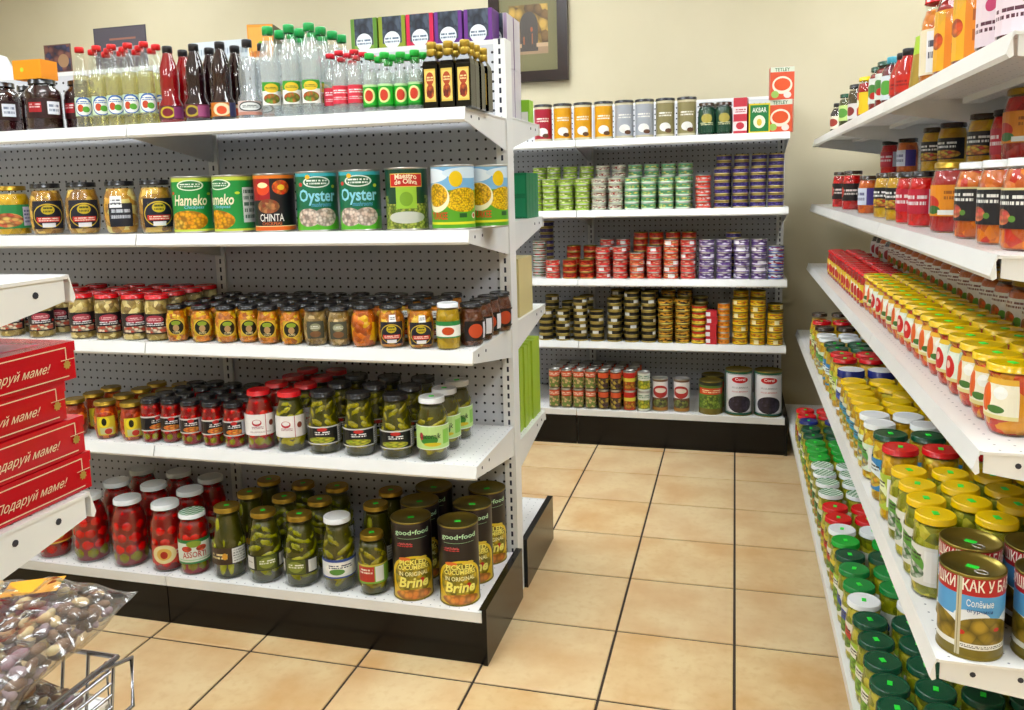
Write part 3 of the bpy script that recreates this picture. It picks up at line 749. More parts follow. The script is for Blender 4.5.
# wrap coordinates: u = .5 is the front of the can, u runs over the whole turn
can('hameko', 'chickpea_can', 'large green can with yellow chickpeas', .0515, .146, '#1c9440', [('r', 0, .93, 1, 1, '#c8d84a'), ('e', .5, .86, .11, .1, '#e6f0d8'), ('e', .5, .86, .095, .08, '#27783a'), ('t', .42, .82, .58, .9, '#e8f0e0', 40), ('eb', .46, .2, .17, .19, 16, '#f4b41c', '#e08c14'), ('eb', .36, .14, .08, .1, 16, '#f8d050', '#d8941c'), ('r', .7, .15, .9, .8, '#e8eee8'), ('t', .71, .2, .89, .78, '#5a7a68', 46), ('r', 0, 0, 1, .04, '#c8d84a'), ('e', .66, .7, .02, .025, '#c8e03a'), ('e', .33, .72, .02, .03, '#d83a20')],
    [('Hameko', .58, .09, .028, '#f4ecc8', -.05, .2, 0, .02), ('Chickpeas', .45, .05, .011, '#7cc8e0', .15, .2)])
can('chinta', 'bean_can', 'large black can with orange bands', .0515, .146, '#17131c', [('r', .3, .55, .48, .95, '#a8141c'), ('r', 0, .94, 1, 1, '#e87a1c'), ('r', 0, 0, 1, .07, '#e8641c'), ('r', 0, .07, 1, .085, '#f8d8a0'), ('e', .42, .76, .06, .12, '#e84a1c'), ('e', .42, .82, .045, .05, '#f8e8b0'), ('eb', .57, .78, .07, .13, 14, '#d83018', '#e87828'), ('e', .57, .78, .03, .05, '#f0c030'), ('eb', .46, .44, .09, .13, 15, '#8a3018', '#e0a060')],
    [('CHINTA', .25, .062, .019, '#f2f0ea', -.1), ('CHICKPEAS', .15, .05, .008, '#d8703a', -.1)])
can('oyster', 'mushroom_can', 'large green can reading Oyster', .0515, .148, '#0f6e48', [('r', 0, .94, 1, 1, '#40b4c0'), ('r', 0, 0, 1, .22, '#58b428'), ('r', 0, .22, 1, .34, '#2a8a38'), ('e', .5, .84, .11, .1, '#dfe8dc'), ('e', .5, .84, .095, .08, '#22603c'), ('t', .42, .79, .58, .89, '#e8efe4', 40), ('eb', .42, .22, .1, .16, 17, '#efe0d0', '#c8a894'), ('eb', .56, .22, .1, .16, 17, '#f4e8dc', '#d0b4a0'), ('e', .36, .8, .02, .035, '#d83028'), ('e', .64, .76, .018, .03, '#c8d83a'), ('e', .43, .93, .02, .04, '#f0b81c')],
    [('Oyster', .57, .098, .04, '#8fd8e8', 0, 0, 0, .025), ('mushrooms', .45, .05, .011, '#58a8d0', .2, .2)])
can('maestro', 'olive_can', 'large olive can with red ribbon', .052, .150, '#14402a', [('b', .2, 0, .8, .42, 22, '#a8b448', '#6c8a2c'), ('b', .2, .1, .34, .56, 20, '#9aa84a', '#5c7c2c'), ('b', .66, .1, .8, .56, 20, '#9aa84a', '#5c7c2c'), ('r', .42, .34, .58, .7, '#9ac83a'), ('e', .5, .5, .05, .12, '#7ca82c'), ('r', .37, .70, .63, .93, '#e0c050'), ('r', .375, .715, .625, .915, '#cc2418'), ('e', .5, .19, .15, .1, '#c8ccc0')],
    [('Maestro', .845, .054, .013, '#f8e4c0', 0, 0, .003, .02), ('de Oliva', .76, .056, .012, '#f8e4c0', 0, 0, .003, .02)])
can('corn', 'corn_can', 'large yellow and green sweetcorn can', .053, .152, '#5aa828', [('r', 0, .62, 1, 1, '#7ab4dc'), ('e', .3, .86, .16, .12, '#e4eef4'), ('e', .62, .9, .2, .09, '#d4e6f2'), ('e', .52, .8, .05, .13, '#f0c814'), ('eb', .58, .46, .15, .2, 34, '#f8d418', '#e8b40c'), ('e', .36, .5, .11, .24, '#f8f0c8'), ('eb', .36, .54, .095, .19, 30, '#f4c81c', '#e8ac14'), ('r', 0, .06, 1, .1, '#e4e02c'), ('e', .68, .2, .028, .05, '#f0e8d8'), ('e', .68, .2, .018, .03, '#c85a30'), ('r', .54, .17, .6, .24, '#205828')],
    [('TURKEE', .22, .048, .017, '#d8481c', -.75, 0, 0, .02)], seg=28)
left(1, [(194, 'hameko', 1, -.05), (234.5, 'hameko', 1, -.75), (275.5, 'chinta', 1, -.05), (318, 'oyster', 1, .05), (361, 'oyster', 1, -.05), (407.5, 'maestro', 1, 0), (453.5, 'corn', 1, .05)], yoff=.01)
left(1, [(487, 'corn', 1, .5)], yoff=.10)

# third shelf: mushroom jars
jar('mush_red', 'mushroom_jar', 'red-lidded mushroom jar with black label', .0335, .124, .031, .012, 'straight', ('food', '#a08a50', '#6a5430', 65, '#c8b480'), 'red', (.16, .60, 2.4, '#16141a', [('e', .5, .72, .3, .2, '#b03a4a'), ('t', .28, .64, .72, .8, '#f0c8c8', 24), ('t', .2, .4, .8, .58, '#f0f0f0', 16), ('b', .1, .06, .9, .34, 9, '#c84a30', '#e8d8b8'), ('e', .92, .5, .05, .07, '#c83028')]), fill=.88)
jar('mush_small', 'mushroom_jar', 'small amber mushroom jar with black lid', .0298, .098, .0265, .010, 'round', ('food', '#c87818', '#8c4a0c', 85, '#e0a03c'), 'black', (.2, .64, 1.5, '#c8a028', [('e', .5, .5, .5, .52, '#e0b838'), ('e', .5, .5, .43, .45, '#14140c'), ('e', .5, .74, .26, .14, '#8aa028'), ('e', .5, .44, .17, .2, '#b89060'), ('t', .3, .1, .7, .26, '#e8d8a0', 18)]), fill=.86)
jar('mush_grey', 'mushroom_jar', 'small olive mushroom jar with black lid', .0305, .099, .0265, .010, 'round', ('food', '#8c7444', '#5c4424', 80, '#a89068'), 'black', (.2, .64, 1.5, '#4a4a3c', [('e', .5, .66, .3, .22, '#8a8a6a'), ('t', .26, .56, .74, .76, '#e0e0d0', 22), ('e', .5, .26, .3, .18, '#7c5434')]), fill=.86)
jar('mush_plain', 'mushroom_jar', 'orange mushroom jar without front label', .033, .104, .028, .010, 'round', ('food', '#cc6c12', '#8a3c08', 70, '#e89a34'), 'black', fill=.88)
jar('mush_tag', 'mushroom_jar', 'mushroom jar with shield and tag', .034, .106, .029, .010, 'round', ('food', '#c07a20', '#84480f', 70, '#dca044'), 'black', (.1, .62, 1.8, '#15182a', SHIELD), fill=.88, price=(.62, .78, .5, .1))
jar('mush_dark', 'mushroom_jar', 'dark brown mushroom jar with black lid', .033, .106, .028, .010, 'round', ('food', '#5a2c10', '#331608', 70), 'black', (.14, .6, 2.2, '#181010', [('e', .4, .5, .26, .36, '#c84a24'), ('r', .7, .1, .96, .9, '#e4e4ea')]), fill=.9)
jar('white_lid_s', 'pickle_jar', 'small white-lidded jar', .029, .112, .0262, .011, 'straight', ('food', '#a88a28', '#7c6414', 60), 'white', (.26, .62, 4.4, '#f0efe4', [('r', 0, .74, 1, 1, '#2c8a44'), ('e', .5, .42, .12, .24, '#c8481c'), ('r', 0, 0, 1, .08, '#2c8a44')]), fill=.86)
left(2, [(12, 'mush_red', 4), (42, 'mush_red', 4, 0), (83, 'mush_red', 4, 0), (109, 'mush_red', 4, .05), (135.5, 'mush_red', 4, .05), (159, 'mush_red', 4, -.3)], gap=.003, yoff=.014)
left(2, [(178, 'mush_small', 5, -.1), (203, 'mush_small', 5, 0), (227, 'mush_small', 5, .1), (247, 'mush_small', 5, 0), (269, 'mush_small', 5, -.1), (292, 'mush_small', 5, 0), (316, 'mush_grey', 5, 0), (340, 'mush_grey', 5, -.1)], gap=.003, yoff=.010)
left(2, [(364.5, 'mush_plain', 4), (392, 'mush_tag', 4, 0), (421, 'mush_tag', 4, .05), (448.5, 'white_lid_s', 1, 0), (466, 'mush_dark', 3, .6)], gap=.003, yoff=.010)
left(2, [(486, 'mush_dark', 1, .7)], yoff=.13)

# fourth shelf: tomatoes and gherkins
jar('amber_gold', 'relish_jar', 'small gold-lidded relish jar', .0325, .106, .029, .011, 'round', ('food', '#a83c0c', '#6c1c06', 70, '#c8641c'), 'gold', (.12, .62, 1.5, '#d8c030', [('e', .4, .72, .3, .3, '#f0d828'), ('e', .4, .72, .13, .2, '#1c1c10'), ('r', .15, .06, .85, .4, '#c8c890'), ('e', .6, .2, .2, .16, '#c02818')]))
jar('tom_black', 'tomato_jar', 'black-lidded tomato jar', .0285, .120, .0262, .012, 'straight', ('tomato', '#c81408', '#8c0c06', '#4c2c08', 'mix'), 'black', (.28, .62, 3.6, '#141216', [('r', 0, .9, 1, 1, '#d8d0c8'), ('r', 0, 0, 1, .08, '#d8d0c8'), ('e', .5, .84, .08, .12, '#c82020'), ('t', .34, .5, .66, .74, '#f0eeee', 18), ('eb', .5, .26, .22, .18, 12, '#e0401c', '#e8a040'), ('r', .7, .1, .92, .9, '#dadce6')]), fill=.88)
jar('red_white', 'tomato_jar', 'red-lidded tomato jar with white label', .0385, .156, .031, .013, 'tall', ('tomato', '#cc2408', '#94140a', '#5c3a0c', 'mix'), 'red', (.26, .62, 3.6, '#f2ece8', [('e', .44, .6, .09, .16, '#b82c38'), ('e', .44, .64, .07, .1, '#f2ece8'), ('t', .34, .3, .56, .44, '#a87078', 26), ('r', .6, 0, .612, 1, '#b82c38'), ('e', .72, .55, .05, .14, '#7c2c14'), ('t', .3, .12, .7, .2, '#b09090', 40)]), fill=.86)
jar('gher_red', 'gherkin_jar', 'red-lidded gherkin jar with white label', .0385, .156, .031, .013, 'tall', ('slant', '#6c6a18', '#8c8428'), 'red', (.26, .62, 3.6, '#f2ece8', [('e', .44, .6, .09, .16, '#b82c38'), ('e', .44, .64, .07, .1, '#f2ece8'), ('t', .34, .3, .56, .44, '#a87078', 26), ('r', .6, 0, .612, 1, '#b82c38'), ('e', .7, .55, .05, .14, '#7c2c14')]), fill=.86)
jar('gher_black', 'gherkin_jar', 'black-lidded gherkin jar', .0425, .160, .033, .014, 'slope', ('slant', '#7c761a', '#58500e'), 'black', (.17, .46, 3.0, '#111318', [('r', 0, .93, 1, 1, '#d8d8d0'), ('r', 0, 0, 1, .06, '#d8d8d0'), ('e', .45, .84, .1, .1, '#c82a24'), ('t', .3, .52, .6, .74, '#f0f0f0', 18), ('eb', .42, .24, .28, .18, 11, '#8ca82c', '#c8c038'), ('r', .78, .08, .98, .92, '#d8dade'), ('t', .8, .14, .96, .86, '#77787c', 40)]), fill=.88)
jar('gher_white', 'gherkin_jar', 'white-lidded gherkin jar, pale green label', .040, .158, .033, .014, 'tall', ('slant', '#7c761a', '#58500e'), 'white', (.2, .58, 2.8, '#bfe08a', [('r', 0, 0, 1, .04, '#e8f4d8'), ('r', 0, .96, 1, 1, '#e8f4d8'), ('e', .42, .4, .2, .2, '#3c8a2c'), ('e', .5, .22, .2, .08, '#d8c020'), ('e', .24, .55, .05, .16, '#c83040'), ('r', .74, .2, .95, .8, '#8cc850')]), [('Lecornik', .42, .055, .014, '#1c3c1c', -.15, .2)], fill=.86, sticker=1)
left(3, [(76, 'amber_gold', 3), (107, 'amber_gold', 4, 0), (133, 'amber_gold', 4, .1), (152.5, 'tom_black', 4, .6), (170.5, 'tom_black', 4, 0), (192, 'tom_black', 4, 0), (213.5, 'tom_black', 4, .3), (235, 'tom_black', 4, 0)], gap=.006, yoff=.014)
left(3, [(261, 'red_white', 4, 0), (291.5, 'gher_red', 4, -.1), (324.5, 'gher_black', 4, .05), (360, 'gher_black', 4, .1), (397, 'gher_black', 4, .1), (433, 'gher_white', 3, 0)], gap=.008, yoff=.012)

# bottom deck: large jars and cans
jar('tom_big', 'tomato_jar', 'large tomato jar with white lid', .050, .192, .038, .014, 'tall', ('tomato', '#d01c08', '#a01006', '#5c2408', 'mix'), 'white', fill=.86)
jar('tom_big_l', 'tomato_jar', 'large tomato jar with cream label', .046, .190, .038, .014, 'tall', ('tomato', '#d01c08', '#a01006', '#5c2408'), 'white', (.14, .42, 2.4, '#c83a28', [('e', .36, .5, .3, .5, '#e8d8a0'), ('e', .36, .5, .18, .32, '#e0b050'), ('e', .36, .46, .09, .2, '#b02a1c'), ('t', .66, .4, .96, .7, '#f0e0d0', 16)]), fill=.86)
jar('tom_low', 'tomato_jar', 'squat tomato jar with red-gold label', .047, .124, .038, .014, 'straight', ('tomato', '#c82008', '#8c1006', '#5c2408'), 'white', (.36, .72, 3.0, '#c83418', [('r', 0, .9, 1, 1, '#e0b040'), ('r', 0, 0, 1, .1, '#e0b040'), ('e', .5, .52, .2, .28, '#d8c850'), ('t', .36, .42, .64, .62, '#3c4a14', 20)]), fill=.86)
jar('assorti', 'tomato_jar', 'tomato jar reading ASSORTI', .042, .172, .036, .013, 'straight', ('tomato', '#d01c08', '#a01006', '#5a3c0a', 'mix'), 'white', (.2, .60, 3.4, '#dfe6d8', [('r', 0, .86, 1, 1, '#2a7a3a'), ('r', 0, .0, 1, .08, '#3a8a48'), ('e', .5, .82, .14, .14, '#8aa030'), ('eb', .36, .62, .1, .12, 14, '#d83020', '#e86038'), ('eb', .64, .62, .1, .12, 14, '#d83020', '#e86038'), ('r', 0, .14, 1, .18, '#a8c8a0')]), [('ASSORTI', .34, .066, .017, '#b82820', 0, 0, .003)], fill=.86, lid2='check')
jar('gher_long', 'gherkin_jar', 'tall gherkin jar with gold lid', .046, .196, .035, .013, 'slope', ('gherkin', '#6c741c', '#8a8a2c'), 'gold', (.22, .46, 2.6, '#3c2a1c', [('t', .08, .3, .5, .7, '#e8d8a0', 14), ('e', .44, .5, .06, .2, '#e0a030'), ('r', .6, .06, .96, .94, '#e2e2de'), ('t', .62, .12, .94, .88, '#8a8a86', 34)]), fill=.88, sticker=1)
jar('gher_bulge', 'gherkin_jar', 'gold-lidded gherkin jar, olive label', .047, .190, .034, .013, 'slope', ('slant', '#74741a', '#565a12'), 'gold', (.20, .42, 2.8, '#26281a', [('r', .3, .04, .72, .96, '#55601c'), ('e', .51, .5, .16, .36, '#8a9438'), ('t', .36, .4, .68, .7, '#f0f0e0', 16), ('r', .02, .1, .24, .9, '#dcdcd8'), ('r', .78, .1, .98, .9, '#dcdcd8'), ('t', .04, .2, .22, .8, '#777', 30) if 0 else ('r', .05, .5, .2, .55, '#888884')]), fill=.86, sticker=1)
jar('gher_wl', 'gherkin_jar', 'gherkin jar with blue-white label', .043, .196, .036, .014, 'tall', ('slant', '#6c6a18', '#565210'), 'white', (.2, .46, 3.0, '#e8ecea', [('r', 0, .86, 1, 1, '#2a4a9a'), ('e', .5, .5, .34, .3, '#f6f6f0'), ('e', .42, .34, .16, .16, '#58903a'), ('t', .25, .5, .75, .72, '#1c2a5a', 16), ('r', 0, 0, 1, .08, '#2a4a9a')]), fill=.88)
jar('gher_sm', 'gherkin_jar', 'shorter gherkin jar with red-green label', .038, .160, .031, .013, 'straight', ('slant', '#746c14', '#58500e'), 'gold', (.22, .54, 3.2, '#7ab034', [('r', .1, .1, .5, .9, '#b83024'), ('t', .14, .5, .46, .8, '#f4e8d8', 18), ('r', .52, .1, .72, .9, '#e0e2dc'), ('r', 0, .92, 1, 1, '#d8c850')]), fill=.86, sticker=1)
can('brine', 'cucumber_can', 'tall black pickled cucumber can', .0525, .208, '#1c1517', [('e', .5, .30, .2, .28, '#e8c81c'), ('r', .3, 0, .7, .30, '#e0b818'), ('eb', .5, .30, .17, .25, 15, '#d8b418', '#8a8418'), ('eb', .5, .06, .16, .07, 14, '#d8742c', '#e89a3c'), ('e', .43, .54, .05, .025, '#e8742c'), ('e', .57, .54, .05, .025, '#e8c83c'), ('e', .57, .24, .02, .04, '#c8281c'), ('r', .37, .81, .63, .814, '#a8d8a8'), ('t', .37, .70, .5, .75, '#d83a3a', 60), ('r', 0, .96, 1, 1, '#2a2022')],
    [('good\u2022food', .87, .094, .0165, '#bfe8bc', 0, 0, 0, .02), ('PICKLED', .485, .074, .0135, '#fff27a', 0, 0, .003, .03), ('CUCUMBERS', .425, .086, .0125, '#fff27a', 0, 0, .002, .03), ('IN ORIGINAL', .35, .080, .0115, '#fff6b8', 0, 0, 0, .02), ('Brine', .24, .082, .028, '#fff27a', 0, .2, 0, .03), ('NATURAL', .735, .034, .006, '#d86a6a', -.35)], seg=32, sticker=True, metal=BRONZE)
left(4, [(20, 'tom_big', 1), (55, 'tom_low', 1, .05), (92, 'tom_big', 3), (131, 'tom_big', 3), (168.5, 'tom_big_l', 3, .1), (195, 'assorti', 1, 0), (230, 'gher_long', 3, -.1), (266, 'gher_bulge', 3, .05), (302, 'gher_bulge', 3, -.4),
         (339.5, 'gher_wl', 1, .1), (373.5, 'gher_sm', 1, .1), (413, 'brine', 1, .05), (459.5, 'brine', 3, .05)], gap=.012, yoff=.016)
left(4, [(198, 'tom_big', 3), (345, 'gher_bulge', 2), (378, 'gher_long', 2), (420, 'brine', 2, .1), (230, 'assorti', 2)], gap=.012, yoff=.11)

# ------------------------------------------------------------------ BACK UNIT
STACKS = []
def back(si, items, row=0, yoff=.012, ystep=.075):
    """items: (px centre, kind, stack height)"""
    for px, key, n in items:
        k = KINDS[key]; base = BYF if si < 4 else 3.60
        rk = getattr(k, 'd', 2*k.r)/2
        y = base+yoff+rk+row*ystep
        x = solve_x(px, base+yoff+rk, BZ[si]+k.h*n*.5)
        z = BZ[si]+.0003; objs = []
        for i in range(n):
            kk = KINDS[key[i % len(key)]] if isinstance(key, tuple) else k
            o = ob(kk.name, kk.body, None, (x+jit(.0012), y+jit(.0012), z), jit(3.1) if kk.cat == 'tin' else jit(.12)+.7*math.atan2(-x, y)); z += kk.h+.0002
            o['category'] = kk.cat; o['group'] = '%ss on the back shelving unit' % kk.name.replace('_', ' ')
            for nme, me, subs in kk.parts:
                c = ob(nme, me, o)
                for n2, m2 in subs: ob(n2, m2, c)
            objs.append(o)
        STACKS.append((k.look, si, row, x, objs))
def finish_stacks():
    d = {}
    for s_ in STACKS: d.setdefault(s_[:3], []).append(s_)
    for (look, si, row), ss in d.items():
        ss.sort(key=lambda q: q[3])
        rw = '%s back shelf' % SHN[si] + ('' if row == 0 else (((', rear', ', rearmost')[row-1]) if si != 4 else ', row '+('two', 'three', 'four')[row-1]))
        for i, q in enumerate(ss):
            one = len(q[4]) == 1
            for j, o in enumerate(q[4]):
                up = '' if one else ('%s up' % ORD[j+1])
                st = '' if len(ss) == 1 else ('%s such %sfrom left' % (ORD[i+1], '' if one else 'stack '))
                o['label'] = ', '.join(x for x in (look, up, st, rw) if x)
TR, TH = .0338, .0287
tin('t_lime', 'pate_tin', 'flat lime-green tin', TR, TH, '#9cc41c', [('b', 0, .25, 1, .75, 6, '#8cb418', '#f0ecc0')])
tin('t_cream', 'pate_tin', 'flat cream and red tin', TR, TH, '#d8dcc0', [('b', 0, .2, 1, .8, 7, '#e8e4d0', '#a83a28'), ('r', 0, 0, 1, .16, '#a8b89a')])
tin('t_mint', 'pate_tin', 'flat mint green tin', TR, TH, '#7cc49a', [('b', 0, .2, 1, .8, 6, '#4cae7c', '#e8e070'), ('r', 0, 0, 1, .14, '#d8e4d0')])
tin('t_red', 'pate_tin', 'flat red and white tin', TR, TH, '#d83418', [('b', 0, .3, 1, .7, 7, '#d83418', '#f4e0d8')])
tin('t_violet', 'caviar_tin', 'flat violet and gold tin', TR, TH, '#2a1c5c', [('r', 0, .0, 1, .12, '#c8b070'), ('r', 0, .88, 1, 1, '#c8b070'), ('b', 0, .2, 1, .8, 7, '#2a1c5c', '#5c4a9a')], metal=BRONZE)
tin('t_fish', 'fish_tin', 'flat bright red tin', TR, .0292, '#d4140e', [('b', 0, .2, 1, .8, 5, '#d81c12', '#e8a890'), ('r', .1, .2, .22, .8, '#f0f0ee')])
tin('t_fish2', 'fish_tin', 'flat dark red tin', TR, .0292, '#a81408', [('b', 0, .25, 1, .75, 5, '#c8401c', '#8c0c08'), ('r', 0, 0, 1, .1, '#d8a040')], metal=BRONZE)
tin('t_orange', 'fish_tin', 'flat orange-red tin', TR, .0292, '#e0401a', [('b', 0, .2, 1, .8, 5, '#e04a1c', '#f0c890'), ('r', .4, .15, .55, .85, '#f2f2f0')])
tin('t_purple', 'salmon_tin', 'flat purple and white tin', TR, .0292, '#5a2484', [('b', 0, .15, 1, .85, 4, '#4c1a78', '#e8e0f0'), ('r', .3, .15, .5, .85, '#ece8f0')])
tin('t_blue', 'salmon_tin', 'flat blue and white tin', TR, .0292, '#2c4aa8', [('b', 0, .2, 1, .8, 4, '#e0e8f4', '#b02a3c')])
tin('t_black', 'sprat_tin', 'flat black and gold tin', TR, .0287, '#17130e', [('r', 0, 0, 1, .14, '#b09848'), ('r', 0, .86, 1, 1, '#b09848'), ('r', .3, .2, .44, .8, '#d8d8d4')], metal=BRONZE)
tin('t_goldb', 'sprat_tin', 'flat amber and black tin', TR, .0287, '#c8861c', [('b', 0, .1, 1, .9, 4, '#e0a02c', '#2c1c0c'), ('r', 0, 0, 1, .12, '#d8c050')], metal=BRONZE)
tin('t_yr', 'sardine_tin', 'flat yellow and red tin', TR, .0287, '#e8c01c', [('r', 0, .5, 1, 1, '#c8241a'), ('b', 0, .2, 1, .6, 5, '#f0d858', '#d8a020')], metal=BRONZE)
tin('t_yel', 'tuna_tin', 'flat bright yellow tin', TR, .0287, '#f2c410', [('b', 0, .2, 1, .8, 5, '#f4d020', '#d86a1c'), ('r', .2, .1, .3, .9, '#f4e8b0')], metal=BRONZE)
tin('t_orn', 'tuna_tin', 'small flat orange tin', .0275, .0262, '#e88a14', [('b', 0, .2, 1, .8, 5, '#f4a020', '#e0741c')])
tin('t_mix', 'fish_tin', 'flat white and green tin', TR, .0287, '#c8ccc0', [('b', 0, .1, 1, .9, 5, '#3a7a4a', '#c83a28'), ('r', 0, .4, 1, .6, '#e8e8e4')])
carton('b_redw', 'tea_box', 'narrow red and white box', .046, .05, .03, '#c82030', [('r', .0, .2, .4, .8, '#f0e8e8')], '#b81c2c')
# second shelf
c2 = [(535, 't_lime'), (549.5, 't_lime'), (566, 't_lime'), (582.5, 't_lime'), (599, 't_cream'), (615.5, 't_cream'), (632, 't_mint'), (648.5, 't_mint'), (666, 't_mint'), (683, 't_mint'), (703, 't_red'), (722, 't_violet'), (740, 't_violet'), (758, 't_violet'), (775.5, 't_violet')]
back(1, [(p, k, 6 if k == 't_violet' else 5) for p, k in c2])
back(1, [(p+1.5, k, 8 if k == 't_violet' else 7) for p, k in c2 if k != 't_red'], row=1)
# third shelf
c3 = [(553, 't_fish', 3), (570, 't_fish2', 3), (586.5, 't_fish2', 3), (603, 't_fish', 5), (620, 't_fish', 5), (637, 't_orange', 4), (654, 't_fish', 5), (671, 't_orange', 6), (688, 't_fish', 6), (706.5, 't_purple', 6), (724, 't_purple', 6), (741.5, 't_purple', 6), (759, 't_purple', 6), (776, 't_blue', 5)]
back(2, c3)
back(2, [(536, 't_mix', 6), (571, 't_fish2', 5), (588, 't_fish2', 5), (605, 't_fish', 6), (621, 't_fish', 6), (639, 't_fish2', 7), (655, 't_fish2', 7), (672, 't_fish2', 7), (733, 't_violet', 7), (688, 't_fish2', 7)], row=1)
back(2, [(540, 't_violet', 9)], row=2)
# fourth shelf
c4 = [(546, 't_black', 5), (563, 't_black', 5), (580.5, 't_black', 7), (597, 't_black', 5), (614.5, 't_black', 7), (631.5, 't_black', 8), (648.5, 't_black', 8), (665.5, 't_goldb', 7), (682.5, 't_goldb', 7), (699, 't_yr', 6), (723.5, 't_orn', 7), (740, 't_yel', 7), (757.5, 't_yel', 7), (775, 't_yel', 5)]
back(3, c4)
back(3, [(711.5, 'b_redw', 5)])
back(3, [(549, 't_black', 7), (566, 't_black', 6), (584, 't_black', 7), (616, 't_black', 8), (633, 't_black', 8), (650, 't_black', 8), (667, 't_goldb', 8), (741, 't_yel', 8), (758.5, 't_yel', 8), (684, 't_goldb', 8), (776, 't_yel', 6), (700, 't_black', 7)], row=1)
# top shelf
for key, base, look, c in (('c_red', '#a81c34', 'tall crimson coffee can with dark lid', 1), ('c_yel', '#e0a010', 'tall golden yellow coffee can', 1), ('c_sil', '#a8acb4', 'tall silver coffee can with dark lid', 1), ('c_olv', '#8e8458', 'tall olive-gold coffee can', 1)):
    k = can(key, 'coffee_can', look, .0415, .166, base, [('r', 0, .9, 1, .97, '#d8d0b0'), ('e', .5, .24, .1, .12, '#ecebe6'), ('t', .38, .52, .62, .66, '#f2efe4', 40), ('e', .56, .14, .06, .06, '#5c3a24'), ('r', 0, 0, 1, .05, '#c8c0a0')], seg=20)
    lm = lid_mesh(.0425, .012, .1675, mat('#1c1a1e', .35)); k.parts.append(('lid', lm, [])); k.h = .168
jar('j_green', 'coffee_jar', 'dark green coffee jar with gold rim', .0365, .138, .034, .014, 'straight', ('plain', '#16382a'), 'brown', (.08, .8, 5.6, '#14442e', [('r', .1, .1, .25, .9, '#c8d0c0'), ('e', .5, .6, .12, .2, '#b8a84a'), ('t', .36, .3, .64, .44, '#d8d8b0', 30)]), fill=.9)
carton('x_red', 'tea_box', 'narrow red and white tea box', .056, .06, .15, '#c83040', [('r', 0, .55, 1, .75, '#f0dcdc'), ('t', .1, .58, .9, .7, '#b02838', 20), ('r', 0, .08, 1, .34, '#f0e4e0'), ('e', .5, .22, .3, .1, '#c83040')], '#b02838')
carton('x_grn', 'tea_box', 'green tea box with yellow edges', .086, .06, .122, '#e0c81c', [('r', .06, .05, .94, .95, '#12783a'), ('e', .5, .38, .28, .22, '#e8f0d0'), ('e', .5, .36, .12, .12, '#e0c03a')], '#cdb51c', [('AKBAR', .78, .058, .02, '#f0f4e8')])
carton('x_org', 'tea_box', 'orange tea box with a cup of tea pictured', .096, .06, .134, '#d8502c', [('r', 0, .84, 1, 1, '#d8dcc8'), ('e', .5, .44, .42, .27, '#f4e0c8'), ('e', .5, .46, .34, .19, '#e0501c'), ('e', .2, .16, .16, .11, '#9ac058'), ('e', .72, .14, .16, .1, '#f0d8d0')], '#c8442c', [('TETLEY', .91, .06, .014, '#2c6a3c')])
back(0, [(543.5, 'c_red', 1), (563, 'c_yel', 1), (583, 'c_yel', 1), (603.5, 'c_yel', 1), (624.5, 'c_sil', 1), (644.5, 'c_sil', 1), (665.5, 'c_olv', 1), (687, 'c_olv', 1), (706.5, 'j_green', 1), (724, 'j_green', 1), (741, 'x_red', 1), (758.5, 'x_grn', 1), (781, 'x_org', 2)])
back(0, [(715.5, 'j_green', 1)], row=1, ystep=.085)
# deck
VEG = [('r', 0, .66, 1, .98, '#d8542c'), ('t', .3, .72, .7, .9, '#f8e8d0', 30), ('b', 0, .05, 1, .64, 9, '#6c8c34', '#d8b880')]
can('v_mix', 'vegetable_can', 'small mixed vegetable can', .0255, .0895, '#3a3a24', VEG, seg=14)
can('v_dark', 'vegetable_can', 'small dark olive can', .0262, .0895, '#241c20', [('r', .3, .66, .7, .95, '#d8542c'), ('b', 0, .06, 1, .6, 7, '#3a1c34', '#b8a040')], seg=14)
can('v_red', 'vegetable_can', 'small red and yellow can', .0285, .0895, '#c8201c', [('r', 0, .42, 1, .7, '#e0d048'), ('b', 0, .06, 1, .5, 8, '#c88a2c', '#b84a20')], seg=14)
can('v_olive', 'vegetable_can', 'small pale can of green olives', .0285, .0895, '#d8dcd0', [('b', 0, .1, 1, .6, 7, '#c8c030', '#8a9c28'), ('t', .3, .7, .7, .9, '#5a8a6a', 30)], seg=14)
can('k_kal', 'olive_can', 'medium can with red emblem', .036, .15, '#6c4a34', [('r', 0, .42, 1, .94, '#e8e4e4'), ('e', .5, .62, .17, .2, '#b02a28'), ('e', .5, .66, .12, .08, '#e8d8c8'), ('eb', .5, .24, .17, .13, 12, '#2c2430', '#8a9448'), ('r', 0, 0, 1, .1, '#b07830')], seg=20)
can('k_pick', 'olive_can', 'large gold pickle can with red banner', .052, .148, '#5a7a2c', [('r', .3, .62, .7, .82, '#d8481c'), ('t', .36, .66, .64, .78, '#f8e0b0', 30), ('eb', .5, .34, .2, .24, 14, '#9cb440', '#54782c'), ('r', 0, 0, 1, .16, '#7a6a28'), ('r', 0, .9, 1, 1, '#20281c')], seg=20, metal=BRONZE)
can('k_blk', 'olive_can', 'large white black-olive can', .059, .2, '#1c5c44', [('r', .3, .05, .7, .95, '#e4e4e6'), ('r', .315, .06, .685, .94, '#8a8a90'), ('r', .325, .07, .675, .93, '#e8e6ea'), ('e', .5, .82, .1, .075, '#cc1c24'), ('eb', .5, .25, .15, .2, 16, '#1c1424', '#3a3048'), ('t', .4, .53, .6, .56, '#cc2a34', 60), ('t', .4, .62, .6, .66, '#8a8a90', 60)], [('Coral', .82, .044, .012, '#f4f0f0')], seg=24, metal=BRONZE)
